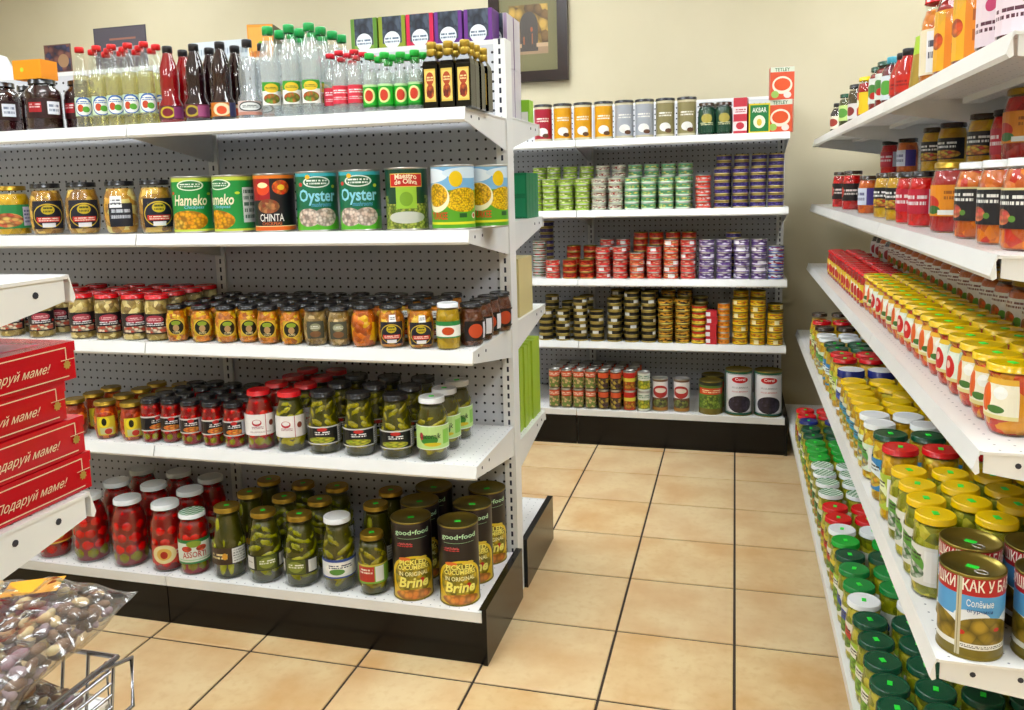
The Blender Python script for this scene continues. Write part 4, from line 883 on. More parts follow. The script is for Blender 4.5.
dk = [(554.5, 'v_mix', 2), (566.5, 'v_mix', 2), (578.5, 'v_mix', 2), (590.5, 'v_mix', 2), (603.5, 'v_dark', 2), (616, 'v_dark', 2), (629.5, 'v_red', 2), (644, 'v_olive', 2)]
back(4, dk); back(4, [(a+.8*1, 'v_dark' if b != 'v_mix' else b, n) for a, b, n in dk[:7]], row=1, ystep=.062); back(4, [(a+1.6, 'v_dark', n) for a, b, n in dk[:7]], row=2, ystep=.062); back(4, [(a+2.4, 'v_dark', n) for a, b, n in dk[:7]], row=3, ystep=.062)
back(4, [(660, 'k_kal', 1), (681.5, 'k_kal', 1)], yoff=.025)
back(4, [(710.5, 'k_pick', 1), (738.5, 'k_blk', 1), (768, 'k_blk', 1)]); back(4, [(712, 'k_pick', 1)], row=1, ystep=.112)

# ------------------------------------------------------------------ RIGHT UNIT
def right(si, items, xoff=.008, cols=3, gap=.004, zadd=0.0, names=ROWN, vmax=None):
    """items: (Y, kind, columns[, turn])"""
    for j in range(6):
        for it in items:
            y, key, n = it[:3]; turn = it[3] if len(it) > 3 else None
            if j >= n: continue
            k = KINDS[key]; rk = k.r
            x = free_spot(('right', si, zadd > 0), y+(jit(.003) if j else 0), GX[si]+xoff+rk+j*(2*rk+gap), rk, vmax or GXB-.024)
            if x is None: continue
            place(key, x, y, GZ[si]+.0003+zadd, -PI/2+(turn if turn is not None else jit(.3)), '%s, %s right shelf' % (names[j], SHN[si]), 'back', -y, 'right')
def ysolve(py, si, xo, h): return solve_y(py, GX[si]+xo, GZ[si]+h)
PLB = lambda base, a, b2, c: (.16, .64, 3.0, base, [('e', .5, .5, .3, .36, a), ('eb', .5, .3, .3, .22, 9, b2, c), ('t', .25, .6, .75, .8, '#3a3a30', 18), ('r', .8, .1, .98, .9, '#eeeeea')])
GREEN_F = ('food', '#8a8a28', '#5c641a', 60, '#a8a040'); YEL_F = ('food', '#c89a24', '#9a7414', 60, '#d8b44c'); ORG_F = ('food', '#c8681a', '#8c3c0c', 60, '#e0983c')
jr = .0352
for key, nm_, look, lid, cont, base, cols_ in (
    ('d_red', 'pickle_jar', 'pickle jar with red lid', 'red', GREEN_F, '#e0d048', ('#c8281c', '#88a83c', '#d8c040')),
    ('d_dkg', 'pickle_jar', 'pickle jar with dark green lid', 'dkgreen', GREEN_F, '#a8c83c', ('#f0f0e4', '#5c9c2c', '#8cb43c')),
    ('d_grn', 'pickle_jar', 'pickle jar with green lid', 'green', GREEN_F, '#e8ece0', ('#2a4aa0', '#88a83c', '#5a8a30')),
    ('d_bgr', 'pickle_jar', 'pickle jar with bright green lid', 'brightgreen', GREEN_F, '#e8d048', ('#2c8a34', '#c84a24', '#d8c040')),
    ('d_wht', 'pickle_jar', 'pickle jar with white lid', 'white', GREEN_F, '#f0ede4', ('#c83a30', '#88a83c', '#5a8a30')),
    ('d_blu', 'pickle_jar', 'pickle jar with dark blue lid', 'blue', GREEN_F, '#e0e4ee', ('#28408c', '#88a83c', '#c8b43c'))):
    jar(key, nm_, look, jr, .135, .0345, .012, 'straight', cont, lid, PLB(base, *cols_), fill=.88, sticker=1)
jar('d_chk', 'pickle_jar', 'pickle jar with checked lid', jr, .135, .0345, .012, 'straight', GREEN_F, 'white', PLB('#e4e8d0', '#2a7a3a', '#d8402c', '#88a83c'), fill=.88, lid2='check')
seq = [(409.5, 'd_red'), (415, 'd_red'), (420, 'd_blu'), (428, 'd_dkg'), (435, 'd_dkg'), (442, 'd_bgr'), (449, 'd_bgr'), (456, 'd_bgr'), (464.5, 'd_chk'), (472.5, 'd_chk'), (481.5, 'd_chk'), (492, 'd_chk'), (506, 'd_red'), (517, 'd_red'), (528.5, 'd_wht'), (540, 'd_bgr'), (554, 'd_dkg'), (568, 'd_grn'), (584, 'd_grn'), (599.5, 'd_wht'), (619, 'd_dkg'), (639, 'd_dkg'), (660, 'd_dkg'), (683, 'd_dkg'), (707, 'd_dkg')]
ys = [ysolve(p, 4, .043, .135) for p, _ in seq]
for i in range(1, len(ys)): ys[i] = min(ys[i], ys[i-1]-2*jr-.0015)
it = [(y, k, 4 if k != 'd_wht' else 2) for y, (_, k) in zip(ys, seq)]
y = ys[-1]
while y > 1.33: y -= 2*jr+.003; it.append((y, 'd_dkg', 4))
right(4, it, gap=.005)
# fourth shelf
jar('f_tall', 'pickle_jar', 'tall dark-lidded pepper jar', .034, .168, .029, .012, 'tall', YEL_F, 'brown', PLB('#c8c43c', '#f0f0d8', '#5c9c2c', '#d84a24'), fill=.86)
for key, look, lid, cont, h_, base, cols_ in (
    ('f_red', 'relish jar with red lid', 'red', YEL_F, .15, '#b8d048', ('#e8f0c0', '#88a83c', '#d8c040')), ('f_dark', 'relish jar with dark lid', 'brown', YEL_F, .145, '#d8d0c0', ('#8a3a20', '#c84a24', '#d8c040')),
    ('f_wht', 'relish jar with white lid', 'white', YEL_F, .13, '#dcecd8', ('#58a848', '#3a8ac0', '#e0c040')), ('f_grn', 'relish jar with dark green lid', 'dkgreen', YEL_F, .145, '#3a8ac8', ('#e4f0f4', '#c8d048', '#e0a030')),
    ('f_yel', 'relish jar with yellow lid', 'yellow', YEL_F, .128, '#e8e0c0', ('#3a9ac0', '#58a848', '#e0b030')), ('f_yel2', 'bean jar with yellow lid', 'yellow', GREEN_F, .136, '#e4e4dc', ('#5c9c3c', '#f0f0f0', '#3a7a34'))):
    jar(key, 'relish_jar', look, .0345 if key != 'f_yel2' else .033, h_, .034 if key != 'f_yel2' else .0315, .012, 'straight', cont, lid, PLB(base, *cols_), fill=.88, sticker=1 if key in ('f_yel2', 'f_grn', 'f_red') else None)
jar('f_blue', 'relish_jar', 'jar with white lid and blue band', .0385, .14, .0375, .022, 'straight', YEL_F, 'blue', PLB('#e8ecf4', '#3a5ac0', '#d8b040', '#c8a040'), fill=.82, lid2='white')
seq = [(313, 'f_tall'), (321, 'f_red'), (327, 'f_dark'), (332.5, 'f_wht'), (338, 'f_wht'), (343, 'f_grn'), (347.5, 'f_grn'), (353, 'f_red'), (358, 'f_red'), (369, 'f_blue'), (380, 'f_yel'), (386, 'f_yel'), (392, 'f_yel'), (399, 'f_yel'), (407, 'f_yel'), (414, 'f_wht'), (422, 'f_wht'), (433, 'f_grn'), (446.5, 'f_red'), (469.6, 'f_yel2'), (483, 'f_yel2'), (497.5, 'f_yel2'), (513, 'f_yel2')]
ys = [ysolve(p, 3, .043, KINDS[k].h) for p, k in seq]
for i in range(1, len(ys)): ys[i] = min(ys[i], ys[i-1]-KINDS[seq[i][1]].r-KINDS[seq[i-1][1]].r-.0015)
right(3, [(y, k, 5) for y, (_, k) in zip(ys, seq)], gap=.004)
can('babushki', 'pickle_can', 'red and blue can of salted cucumbers', .0435, .126, '#58a4dc', [('r', 0, .78, 1, 1, '#b8161c'), ('r', 0, .42, 1, .5, '#e8eef4'), ('e', .2, .48, .09, .1, '#e8eef4'), ('e', .55, .5, .09, .1, '#e8eef4'), ('e', .8, .48, .1, .1, '#e8eef4'), ('eb', .62, .28, .16, .24, 7, '#b8962c', '#7c6a1c'), ('eb', .36, .28, .14, .22, 7, '#b8962c', '#7c6a1c'), ('eb', .1, .28, .16, .22, 7, '#b8962c', '#7c6a1c'), ('eb', .88, .28, .14, .22, 7, '#9c8224', '#6c5c18'), ('e', .5, .3, .02, .03, '#c8281c'), ('e', .68, .36, .018, .025, '#c8281c'), ('r', 0, .1, 1, .17, '#ecebe4'), ('t', .5, .115, .95, .155, '#3a3a40', 70), ('r', 0, 0, 1, .1, '#7a6a1c'), ('r', .472, 0, .498, 1, '#c8c0a0'), ('r', .481, 0, .484, 1, '#6a5c30')],
    [('КАК У БАБУШКИ', .885, .118, .0175, '#f6ecdc', 1.35, 0, 0, .02), ('БАБУШКИ', .885, .066, .0175, '#f6ecdc', -.98, 0, 0, .02), ('Солёные', .68, .036, .0105, '#eaf4fa', .55, 0, 0, .01), ('огурчики', .58, .034, .006, '#2a5a94', .55)], seg=32, sticker=True, metal=BRONZE, tab=True)
right(3, [(1.341, 'babushki', 3, 1.02), (1.25, 'babushki', 3, 1.05)], xoff=.012, gap=.012)
# third shelf
jar('g_red', 'sauce_jar', 'small red sauce jar with red lid', .0300, .100, .029, .010, 'straight', ('food', '#b01c0c', '#7c0c06', 70), 'red', (.14, .66, 3.0, '#e8c830', [('e', .4, .5, .24, .4, '#f0f0e0'), ('e', .6, .4, .16, .3, '#c82818'), ('r', .8, 0, 1, 1, '#c8201c')]), fill=.9)
for key, base, lay in (('g_yel', '#f2ead0', [('e', .4, .5, .14, .36, '#e8641c'), ('e', .62, .24, .16, .1, '#4a7a34'), ('r', 0, .86, 1, 1, '#e8b02c'), ('r', 0, 0, 1, .1, '#e8d890'), ('e', .7, .66, .12, .16, '#f8f8f0')]),
                       ('g_yel2', '#e8efe0', [('e', .42, .4, .2, .34, '#d8241c'), ('e', .42, .48, .08, .12, '#f4d0c0'), ('r', 0, .86, 1, 1, '#e8c02c'), ('r', .7, .1, .92, .9, '#b8d0c0'), ('r', 0, 0, 1, .1, '#e8d890')])):
    jar(key, 'ajvar_jar', 'vegetable spread jar with yellow lid' if key == 'g_yel' else 'vegetable spread jar, red pepper label', .0345, .104, .0345, .011, 'round', ('food', '#d04a10', '#a02408', 60, '#e08428'), 'yellow', (.24, .80, 2.4, base, lay), fill=.9, sticker=1)
y = 3.44; it = []
while y > 2.52: it.append((y, 'g_red', 2)); y -= .0625
y -= .006
i = 0
while y > 1.24: it.append((y, ('g_yel', 'g_yel', 'g_yel2', 'g_yel2', 'g_yel')[i % 5], 2, .35+jit(.15))); y -= .0745; i += 1
right(2, it, xoff=.033, gap=.004, vmax=.53)
jar('h_big', 'preserve_jar', 'tall amber preserve jar', .044, .172, .036, .013, 'straight', ('food', '#9a4a14', '#6c2c0a', 50), 'gold', (.42, .86, 2.8, '#e8dccc', [('r', 0, .84, 1, 1, '#c8641c'), ('t', .15, .58, .6, .78, '#7a3a1c', 22), ('eb', .28, .3, .13, .2, 9, '#d8481c', '#e8a03c'), ('e', .45, .26, .07, .12, '#6c9c34'), ('r', .66, .12, .9, .74, '#f4f2ee')]), fill=.88)
jar('h_dark', 'preserve_jar', 'tall dark preserve jar', .040, .165, .034, .013, 'straight', ('plain', '#1c0a0a'), 'black', (.45, .8, 1.8, '#e0d8d0', [('e', .5, .5, .3, .3, '#a82c2c')]), fill=.9)
it = [(3.46, 'h_dark', 1, .8), (3.365, 'h_dark', 1, .8), (3.27, 'h_big', 1, .8), (3.175, 'h_dark', 1, .8)]+[(3.08-.093*i, 'h_big', 1, .85) for i in range(20)]
right(2, it, xoff=.192, vmax=.70, names=['rear row'])
# second shelf
for key, look, cont, lid, base, lay, r_, h_ in (
    ('i_red', 'red sauce jar with dark lid', ('food', '#c01810', '#8c0c08', 60), 'brown', '#1c1418', [('t', .1, .3, .9, .7, '#f0e4e0', 16), ('e', .3, .5, .14, .3, '#c83a28')], .034, .135),
    ('i_org', 'orange sauce jar with dark lid', ('food', '#cc6414', '#9c3c0a', 60), 'brown', '#d8dcec', [('t', .1, .2, .6, .8, '#6c6c90', 20), ('r', .66, 0, 1, 1, '#4a3a8c')], .032, .115),
    ('i_yel', 'yellow pepper jar with black label', ('food', '#d0a018', '#a87810', 55), 'brown', '#14141c', [('t', .2, .5, .8, .85, '#f4f4f0', 14), ('eb', .5, .24, .4, .2, 9, '#d8d040', '#c83a24')], .034, .12),
    ('i_rdl', 'bright red jar with red label', ('food', '#d8240c', '#a81006', 60), 'black', '#c8203a', [('t', .2, .3, .8, .8, '#f4e8e8', 14), ('r', .84, 0, 1, 1, '#dfe2ee')], .030, .118),
    ('i_big', 'deep red jar with orange label', ('food', '#a01408', '#780c06', 50), 'gold', '#e8901c', [('e', .3, .4, .18, .26, '#c82c1c'), ('e', .36, .2, .14, .14, '#3a6a2c'), ('r', .46, .04, .94, .2, '#f0f0ec'), ('t', .55, .5, .9, .85, '#a85a10', 18)], .044, .132),
    ('i_wht', 'amber fruit jar with white lid', ('food', '#c8701c', '#9a3c10', 55, '#a82c10'), 'white', '#1c1a20', [('r', 0, .94, 1, 1, '#d8c890'), ('t', .12, .55, .6, .85, '#f0efe8', 18), ('eb', .3, .28, .14, .2, 9, '#c83a44', '#e8905c'), ('e', .46, .24, .045, .08, '#5c8a34'), ('r', .66, .1, .92, .9, '#eeecf0'), ('t', .7, .2, .88, .8, '#6a6a74', 40)], .041, .128)):
    jar(key, 'sauce_jar' if key in ('i_red', 'i_org', 'i_rdl') else 'fruit_jar', look, r_, h_, r_*.9, .012, 'straight', cont, lid, (.24, .68, 3.0, base, lay), fill=.88)
def ypx(px, si, xo, zo):
    a, b_ = .6, 6.0
    for _ in range(40):
        mm = (a+b_)/2
        if proj(GX[si]+xo, mm, GZ[si]+zo)[0] > px: a = mm
        else: b_ = mm
    return a
it = [(842, 'i_red'), (853, 'i_red'), (870.5, 'i_org'), (888, 'i_yel'), (901, 'i_yel'), (912.5, 'i_rdl'), (926, 'i_rdl'), (951, 'i_big'), (978, 'i_wht'), (1003, 'i_wht'), (1030, 'i_wht')]
right(1, [(ypx(p, 1, .065, .06), k, 1, .7) for p, k in it], xoff=.03)
it = [(890, 'i_rdl'), (908, 'i_org'), (935, 'i_yel'), (953, 'i_yel'), (985, 'i_yel'), (1008, 'i_rdl'), (1030, 'i_big')]
for p, k in it:
    y_ = ypx(p, 1, .20, .2)
    for lv in range(2):
        o = place(k, GX[1]+.20, y_, GZ[1]+.0003+lv*(KINDS[k].h+.0003), -PI/2+.7, 'second right shelf, '+('lower' if lv == 0 else 'upper')+' tier', 'back', -y_, 'right')
# top shelf
bottle('s_dark', 'sauce_bottle', 'small dark bottle with pale label', [(.022, 0), (.0235, .003), (.0235, .07), (.012, .09), (.011, .105)], .014, .0125, '#24201c', mat('#2c1810', .2), .85, (.012, .06, 2.8, '#e8e0c8', [('e', .5, .5, .3, .3, '#a83a2c')]))
jar('s_green', 'pesto_jar', 'green-labelled pesto jar', .028, .115, .0255, .012, 'straight', ('food', '#4a4a18', '#2c3010', 60), 'dkgreen', (.2, .66, 3.0, '#c8e088', [('e', .5, .5, .24, .3, '#5c9c3c')]))
jar('s_brown', 'olive_jar', 'dark olive jar with black lid', .033, .12, .03, .012, 'straight', ('food', '#4a3c1c', '#2c2410', 50), 'black', (.1, .5, 2.8, '#e4dcd8', [('e', .4, .5, .2, .3, '#8a2c2c')]))
jar('s_red', 'sauce_jar', 'ketchup jar with yellow and red label', .03, .118, .027, .012, 'straight', ('plain', '#a81c08'), 'yellow', (.08, .62, 3.2, '#d83a1c', [('r', .4, 0, .8, 1, '#f0c81c'), ('e', .3, .5, .12, .2, '#f0f0e0'), ('r', .8, 0, 1, 1, '#f0e8e0')]))
jar('s_wht', 'sauce_jar', 'red sauce jar with white label', .033, .118, .029, .012, 'straight', ('plain', '#8c0c10'), 'dkgreen', (.18, .74, 3.2, '#e8ece4', [('e', .42, .5, .22, .26, '#4a8a3c'), ('e', .5, .3, .14, .14, '#c8281c')]))
bottle('s_teal', 'sauce_bottle', 'sauce bottle with light blue cap', [(.024, 0), (.026, .003), (.026, .08), (.014, .1), (.013, .112)], .016, .0145, '#48b0c8', mat('#6c1420', .2), .85, (.012, .07, 2.8, '#dfe8ee', [('e', .5, .5, .3, .3, '#58a83c')]))
bottle('s_redb', 'sauce_bottle', 'red chilli sauce bottle with black cap', [(.025, 0), (.027, .003), (.027, .06), (.013, .09), (.012, .104)], .016, .0135, '#1c1a1e', mat('#c81808', .2), .9, (.012, .05, 2.4, '#d02410', [('t', .2, .3, .8, .7, '#8c0c08', 10)]))
jar('s_orange', 'fruit_jar', 'tall apricot jar with red lid', .036, .165, .031, .013, 'tall', ('food', '#d07a1c', '#a85410', 50), 'red', (.1, .62, 3.0, '#f0e4c4', [('r', .46, .05, .9, .95, '#f2f4f6'), ('t', .5, .3, .86, .8, '#4a4a5c', 20), ('e', .9, .5, .08, .2, '#34285c')]))
jar('s_obox', 'fruit_jar', 'large preserve jar with orange label', .042, .155, .036, .013, 'straight', ('plain', '#a00c0c'), 'red', (.06, .74, 4.6, '#f08c14', [('r', .3, 0, .5, 1, '#f4b41c'), ('eb', .4, .5, .08, .14, 10, '#d8381c', '#e86a1c'), ('t', .56, .2, .7, .8, '#b85a10', 20), ('r', .72, 0, .8, 1, '#d8d8d0')]))
jar('s_pink', 'fruit_jar', 'berry preserve jar with pink label', .040, .155, .034, .013, 'straight', ('plain', '#5c1410'), 'black', (.06, .66, 4.4, '#f0dce4', [('e', .5, .62, .05, .1, '#c83a6c'), ('t', .3, .2, .7, .4, '#5a2a3c', 20), ('r', 0, .92, 1, 1, '#c83a7c')]))
it = [(840, 's_dark'), (849.5, 's_green'), (859.5, 's_brown'), (870, 's_red'), (882.5, 's_wht'), (889.5, 's_wht'), (896.5, 's_teal'), (906, 's_redb'), (912, 's_redb'), (939.5, 's_orange'), (955, 's_obox'), (976, 's_obox'), (1003, 's_pink'), (1026, 's_pink')]
right(0, [(ypx(p, 0, .045, .05), k, 2, .75) for p, k in it], xoff=.01, gap=.008)
# foil pouch on the top shelf
k = Kind(); k.name, k.look, k.cat, k.r, k.h, k.parts = 'sauce_pouch', 'gold stand-up pouch with lime green top', 'pouch', .027, .12, []
mb = MB(); n = 7
for j in range(n):
    t = j/(n-1); z_ = .12*t; wx = .034*(1-.12*t); dy = .020*(1-t)**.7+.0012
    mb.v += [(wx*math.cos(2*PI*q/12), dy*math.sin(2*PI*q/12), z_) for q in range(12)]
for j in range(n-1):
    for q in range(12):
        mb.f.append((j*12+q, j*12+(q+1) % 12, (j+1)*12+(q+1) % 12, (j+1)*12+q)); mb.m.append(1 if j >= 4 else 0); mb.sm.append(True)
mb.f.append(tuple(range(11, -1, -1))); mb.m.append(0); mb.sm.append(False)
k.body = mb.mesh('sauce_pouch', [mat('#b0902c', .3, .2), mat('#b4dc1c', .35)]); KINDS['pouch'] = k
right(0, [(ypx(922, 0, .045, .05), 'pouch', 1, .2)], xoff=.015)

# ------------------------------------------------------------------ goods stacked on top of the dark preserve jars and behind
xj = solve_x(45, LYF+.066, LZ[0]); 
carton('o_box', 'sponge_box', 'small orange box on top of a dark preserve jar', .088, .06, .05, '#f29a10', [('e', .32, .5, .06, .12, '#c8d83a')], '#e88c10')
o = place('o_box', xj-.012, LYF+.066, LZ[0]+.1386, .05, 'top left shelf', 'left', 0, 'left')
# ------------------------------------------------------------------ rear side of the left unit
def tea(key, c, side, look, pic):
    carton(key, 'tea_carton', look, .082, .07, .15, side, [('r', .0, 0, .12, 1, c), ('r', .88, 0, 1, 1, c), ('r', .14, .5, .86, 1, '#3c4654'), ('b', .14, .7, .86, 1, 6, '#4a5668', '#30384a'), ('e', .5, .56, .3, .16, '#e8eef4'), ('t', .24, .5, .76, .62, '#5a6a80', 16), ('r', .14, 0, .86, .42, '#d8dce4'), ('eb', .5, .2, .34, .18, 8, pic, '#e8dcc8')], side)
tea('te_grn', '#5a8a2c', '#7a9a38', 'green tea carton with dark picture panel', '#8a6a2c'); tea('te_olv', '#8a9a20', '#8a9a28', 'olive-green tea carton with dark panel', '#9a7a34')
tea('te_red', '#d81c4c', '#c81c48', 'crimson tea carton with gold panel', '#c88a2c'); tea('te_pur', '#6c2a8a', '#5a2478', 'purple tea carton with dark panel', '#b88a74')
tea('te_wht', '#a890b0', '#d4ccd4', 'pale wrapped tea carton', '#b88a74')
TY_ = 2.285
for i, (px, key) in enumerate(((369, 'te_grn'), (396.5, 'te_olv'), (424, 'te_red'), (452, 'te_pur'), (481.5, 'te_pur'))):
    x = solve_x(px, TY_, 1.62)
    for lv in range(2):
        place(key, x, TY_+.002, 1.3703+lv*.1512, jit(.02), ('lower' if lv == 0 else 'upper')+' tier above the left unit', 'left', x, 'rear')
x = solve_x(487, TY_, 1.62)+.004
for j in range(1, 3):
    for lv in range(2):
        place('te_wht', x, TY_+.004+j*.078, 1.3703+lv*.1512, jit(.015), '%s %s tier above left unit' % (ORD[j+1]+' row', 'lower' if lv == 0 else 'upper'), 'left', x, 'rear')
carton('te_org', 'tea_carton', 'orange carton with dark side', .078, .10, .155, '#e8952c', [('r', .05, .05, .95, .95, '#f0a848'), ('e', .5, .62, .1, .07, '#8ac832'), ('b', .1, .1, .9, .5, 5, '#e07c20', '#f4c070')], '#3c3a20')
x = solve_x(266, TY_+.02, 1.62)
for lv in range(2): place('te_org', x, TY_+.02, 1.3703+lv*.1562, .25, ('lower' if lv == 0 else 'upper')+' tier above the left unit', 'left', x, 'rear')
# white-topped jug far left
k = Kind(); k.name, k.look, k.cat, k.r, k.h, k.parts = 'syrup_jug', 'brown jug with domed white top', 'jug', .06, .26, []
mb = MB(); mb.lathe([(0, 0), (.058, 0), (.062, .006), (.062, .17), (.058, .175)], 20); k.body = mb.mesh('syrup_jug', mat('#2c1c12', .3))
cm = MB(); cm.lathe([(.063, .17), (.063, .18), (.052, .24), (.03, .29), (.0, .3)], 20); k.parts.append(('dome', cm.mesh('dome', mat('#dfe2e4', .3)), []))
hm = MB(); hm.tube([(.06, 0, .2), (.085, 0, .19), (.09, 0, .15), (.062, 0, .12)], .006, 6); k.parts.append(('handle', hm.mesh('handle', BLK), []))
KINDS['jug'] = k
x = solve_x(2, 2.3, 1.5); place('jug', x, 2.30, 1.3703, 0, 'behind the dark preserve jars', 'left', x, 'rear')
# green boxes, buff box, lime bags at the end of the rear shelves
carton('r_grn', 'rice_box', 'teal green box', .05, .035, .068, '#0f7a4c', [('r', .1, .1, .9, .9, '#17905c')], '#0f7a4c')
for i in range(4):
    for lv in range(2):
        for row in range(1):
            place('r_grn', LXR-.038, 2.562-.022-.038*i, 1.0833+lv*.0685+0*row, 0, 'rear of left unit, %s tier' % ('lower' if lv == 0 else 'upper'), 'far end', -i, 'rear')
for xx in (LXR-.04,):
    carton('r_buff', 'cracker_box', 'tall buff box on the rear shelf', .06, .16, .17, '#d8c88a', [('r', .1, .1, .9, .9, '#dccf96')], '#d8c88a')
    place('r_buff', xx, 2.36, .8003, 0, 'rear of left unit', 'left', 0, 'rear')
carton('r_lime', 'snack_bag', 'lime green packet', .06, .042, .25, '#a8c43c', [('r', .1, .3, .9, .7, '#c8d868')], '#a6c62c')
for i in range(5): place('r_lime', LXR-.047+jit(.003), 2.515-.05*i, .4503, jit(.05), 'rear of left unit', 'far end', -i, 'rear')
carton('r_lime2', 'snack_bag', 'small lime packet on the rear top shelf', .05, .05, .07, '#8cc82c', [('r', .1, .1, .9, .5, '#e8e8d8')], '#9cd030')
place('r_lime2', LXR-.04, 2.50, 1.3703, 0, 'beside the crimson coffee can', 'left', 0, 'rear')

# ------------------------------------------------------------------ near-left unit: gift boxes and a wire basket of bags
RED = noisy('red_gift_board', '#d2061a', '#c00416', 6, .22, coat=.4); FOILP = mat('#f0d8b0', .4, name='cream_ink'); PINKTOP = noisy('pink_print', '#e85a70', '#7a3038', 9, .22)
tips = [.804, .799, .780, .796]; zz = NZ[1]+.0013
nmx = ['bottom', 'second', 'third', 'top']
for i, tip in enumerate(tips):
    Lb, Db, Hb = .32, .26, .0455
    t = empty('gift_box', (NX-.012-(.004 if i == 2 else 0), tip, zz), .0)
    tag(t, 'red gift box with cream script, %s of the stack' % {'bottom': 'lowest', 'second': 'second up', 'third': 'third up', 'top': 'topmost'}[nmx[i]], 'gift box', 'red gift boxes on the near shelf')
    ob('box', MB().box(-Db, -Lb, 0, 0, 0, Hb-.012).mesh('box', RED), t)
    ob('lid', MB().box(-Db-.001, -Lb-.001, Hb-.0118, .001, .001, Hb).mesh('lid', RED), t)
    if i == 3: ob('picture', MB().box(-Db+.02, -Lb+.02, Hb, -.02, -.03, Hb+.0004).mesh('picture', PINKTOP), t)
    pm = MB()
    def F_(a, c): return (.0018, -.088+a, Hb*.42+c)
    text_flat(pm, 'Подаруй маме!', F_, .10, .0135, .55, .0)
    ob('lettering', pm.mesh('lettering', FOILP), t)
    lm = MB(); q = .0004
    for y0, y1, z0, z1 in ((-Lb+.01, -.014, Hb*.86, Hb*.885), (-Lb+.01, -.012, Hb*.10, Hb*.125), (-.0145, -.0135, Hb*.55, Hb*.88), (-.022, -.0, Hb*.54, Hb*.555)):
        lm.box(.0012, y0, z0, .0012+q, y1, z1)
    o = ob('printed_border', lm.mesh('printed_border', FOILP), t); o['kind'] = 'stuff'
    sm = MB(); n = 16
    sm.v = [(.0019, -.014+(.0058 if j % 2 else .0042)*math.cos(2*PI*j/n), Hb*.42+(.0058 if j % 2 else .0042)*math.sin(2*PI*j/n)) for j in range(n)]
    sm.f = [tuple(range(n))]; sm.m = [0]; sm.sm = [False]
    ob('snowflake', sm.mesh('snowflake', mat('#c8a04c', .35, .4)), t)
    zz += Hb+.0009
# wire basket
WIRE = mat('#c4c6d0', .2, .95, name='chrome_wire')
BX0, BX1, BY0, BY1, BZ0, BZ1 = -.748, -.572, .20, .606, .668, .738
t = empty('wire_basket', (0, 0, 0)); t.location = (BX1, BY1, BZ0)
tag(t, 'chrome wire basket holding clear bags at the near left', 'basket')
def W(pts, r=.0018, nme='wire'): ob(nme, MB().tube([(a-BX1, b-BY1, c-BZ0) for a, b, c in pts], r, 6).mesh(nme, WIRE), t)
for i, z in enumerate((0, .012, .024, .036, .048, .060)): W([(BX1+.0006*i, BY0, BZ0+z), (BX1+.0006*i, BY1-.01, BZ0+z)])
W([(BX0, BY0, BZ1), (BX1+.004, BY0, BZ1), (BX1+.004, BY1, BZ1), (BX0, BY1, BZ1), (BX0, BY0, BZ1)], .0028, 'rim')
for i in range(6): y = BY0+.02+i*(BY1-BY0-.03)/5; W([(BX1, y, BZ1), (BX1-.002, y, BZ0), (BX0, y, BZ0)])
for i in range(7): x = BX0+i*(BX1-BX0)/6; W([(x, BY1, BZ1), (x, BY1-.012, BZ0), (x, BY0, BZ0)])
W([(BX1+.002, BY1-.03, BZ1), (BX1+.006, BY1+.016, BZ1-.01), (BX1+.006, BY1+.012, BZ0+.012), (BX1+.004, BY1-.03, BZ0+.01)], .0024, 'handle')
for y in (BY0+.06, BY1-.08): W([(BX0, y, BZ1), (BX0-.004, y, BZ1+.02), (BX0-.004, y, BZ1-.05)], .0024, 'hook')
# bags
FILM = glass('#f2f0ea'); 
m, nt, b = newmat('crinkled_film'); nt.nodes.remove(b); out = nt.nodes['Material Output']
tr = N(nt, 'ShaderNodeBsdfTransparent'); tr.inputs[0].default_value = (.94, .93, .9, 1)
gl = N(nt, 'ShaderNodeBsdfGlossy'); gl.inputs['Roughness'].default_value = .14
tc = N(nt, 'ShaderNodeTexCoord'); vo = N(nt, 'ShaderNodeTexVoronoi'); vo.inputs['Scale'].default_value = 48; nt.links.new(tc.outputs['Object'], vo.inputs['Vector'])
bp = N(nt, 'ShaderNodeBump'); bp.inputs['Strength'].default_value = 1; bp.inputs['Distance'].default_value = .012; nt.links.new(vo.outputs['Distance'], bp.inputs['Height'])
nt.links.new(bp.outputs[0], gl.inputs['Normal'])
fr = fresnel_thin(nt, 1.4); nt.links.new(bp.outputs[0], fr.inputs['Normal'])
df = N(nt, 'ShaderNodeBsdfTranslucent'); df.inputs[0].default_value = (.9, .9, .86, 1); d2 = N(nt, 'ShaderNodeBsdfDiffuse'); d2.inputs[0].default_value = (.9, .9, .88, 1)
m0 = N(nt, 'ShaderNodeMixShader'); nt.links.new(df.outputs[0], m0.inputs[1]); nt.links.new(d2.outputs[0], m0.inputs[2])
m1 = N(nt, 'ShaderNodeMixShader'); m1.inputs[0].default_value = .08; nt.links.new(tr.outputs[0], m1.inputs[1]); nt.links.new(m0.outputs[0], m1.inputs[2])
mx = N(nt, 'ShaderNodeMixShader'); nt.links.new(math_n(nt, 'ADD', fr.outputs[0], .05), mx.inputs[0]); nt.links.new(m1.outputs[0], mx.inputs[1]); nt.links.new(gl.outputs[0], mx.inputs[2]); nt.links.new(mx.outputs[0], out.inputs[0])
CRINK = m
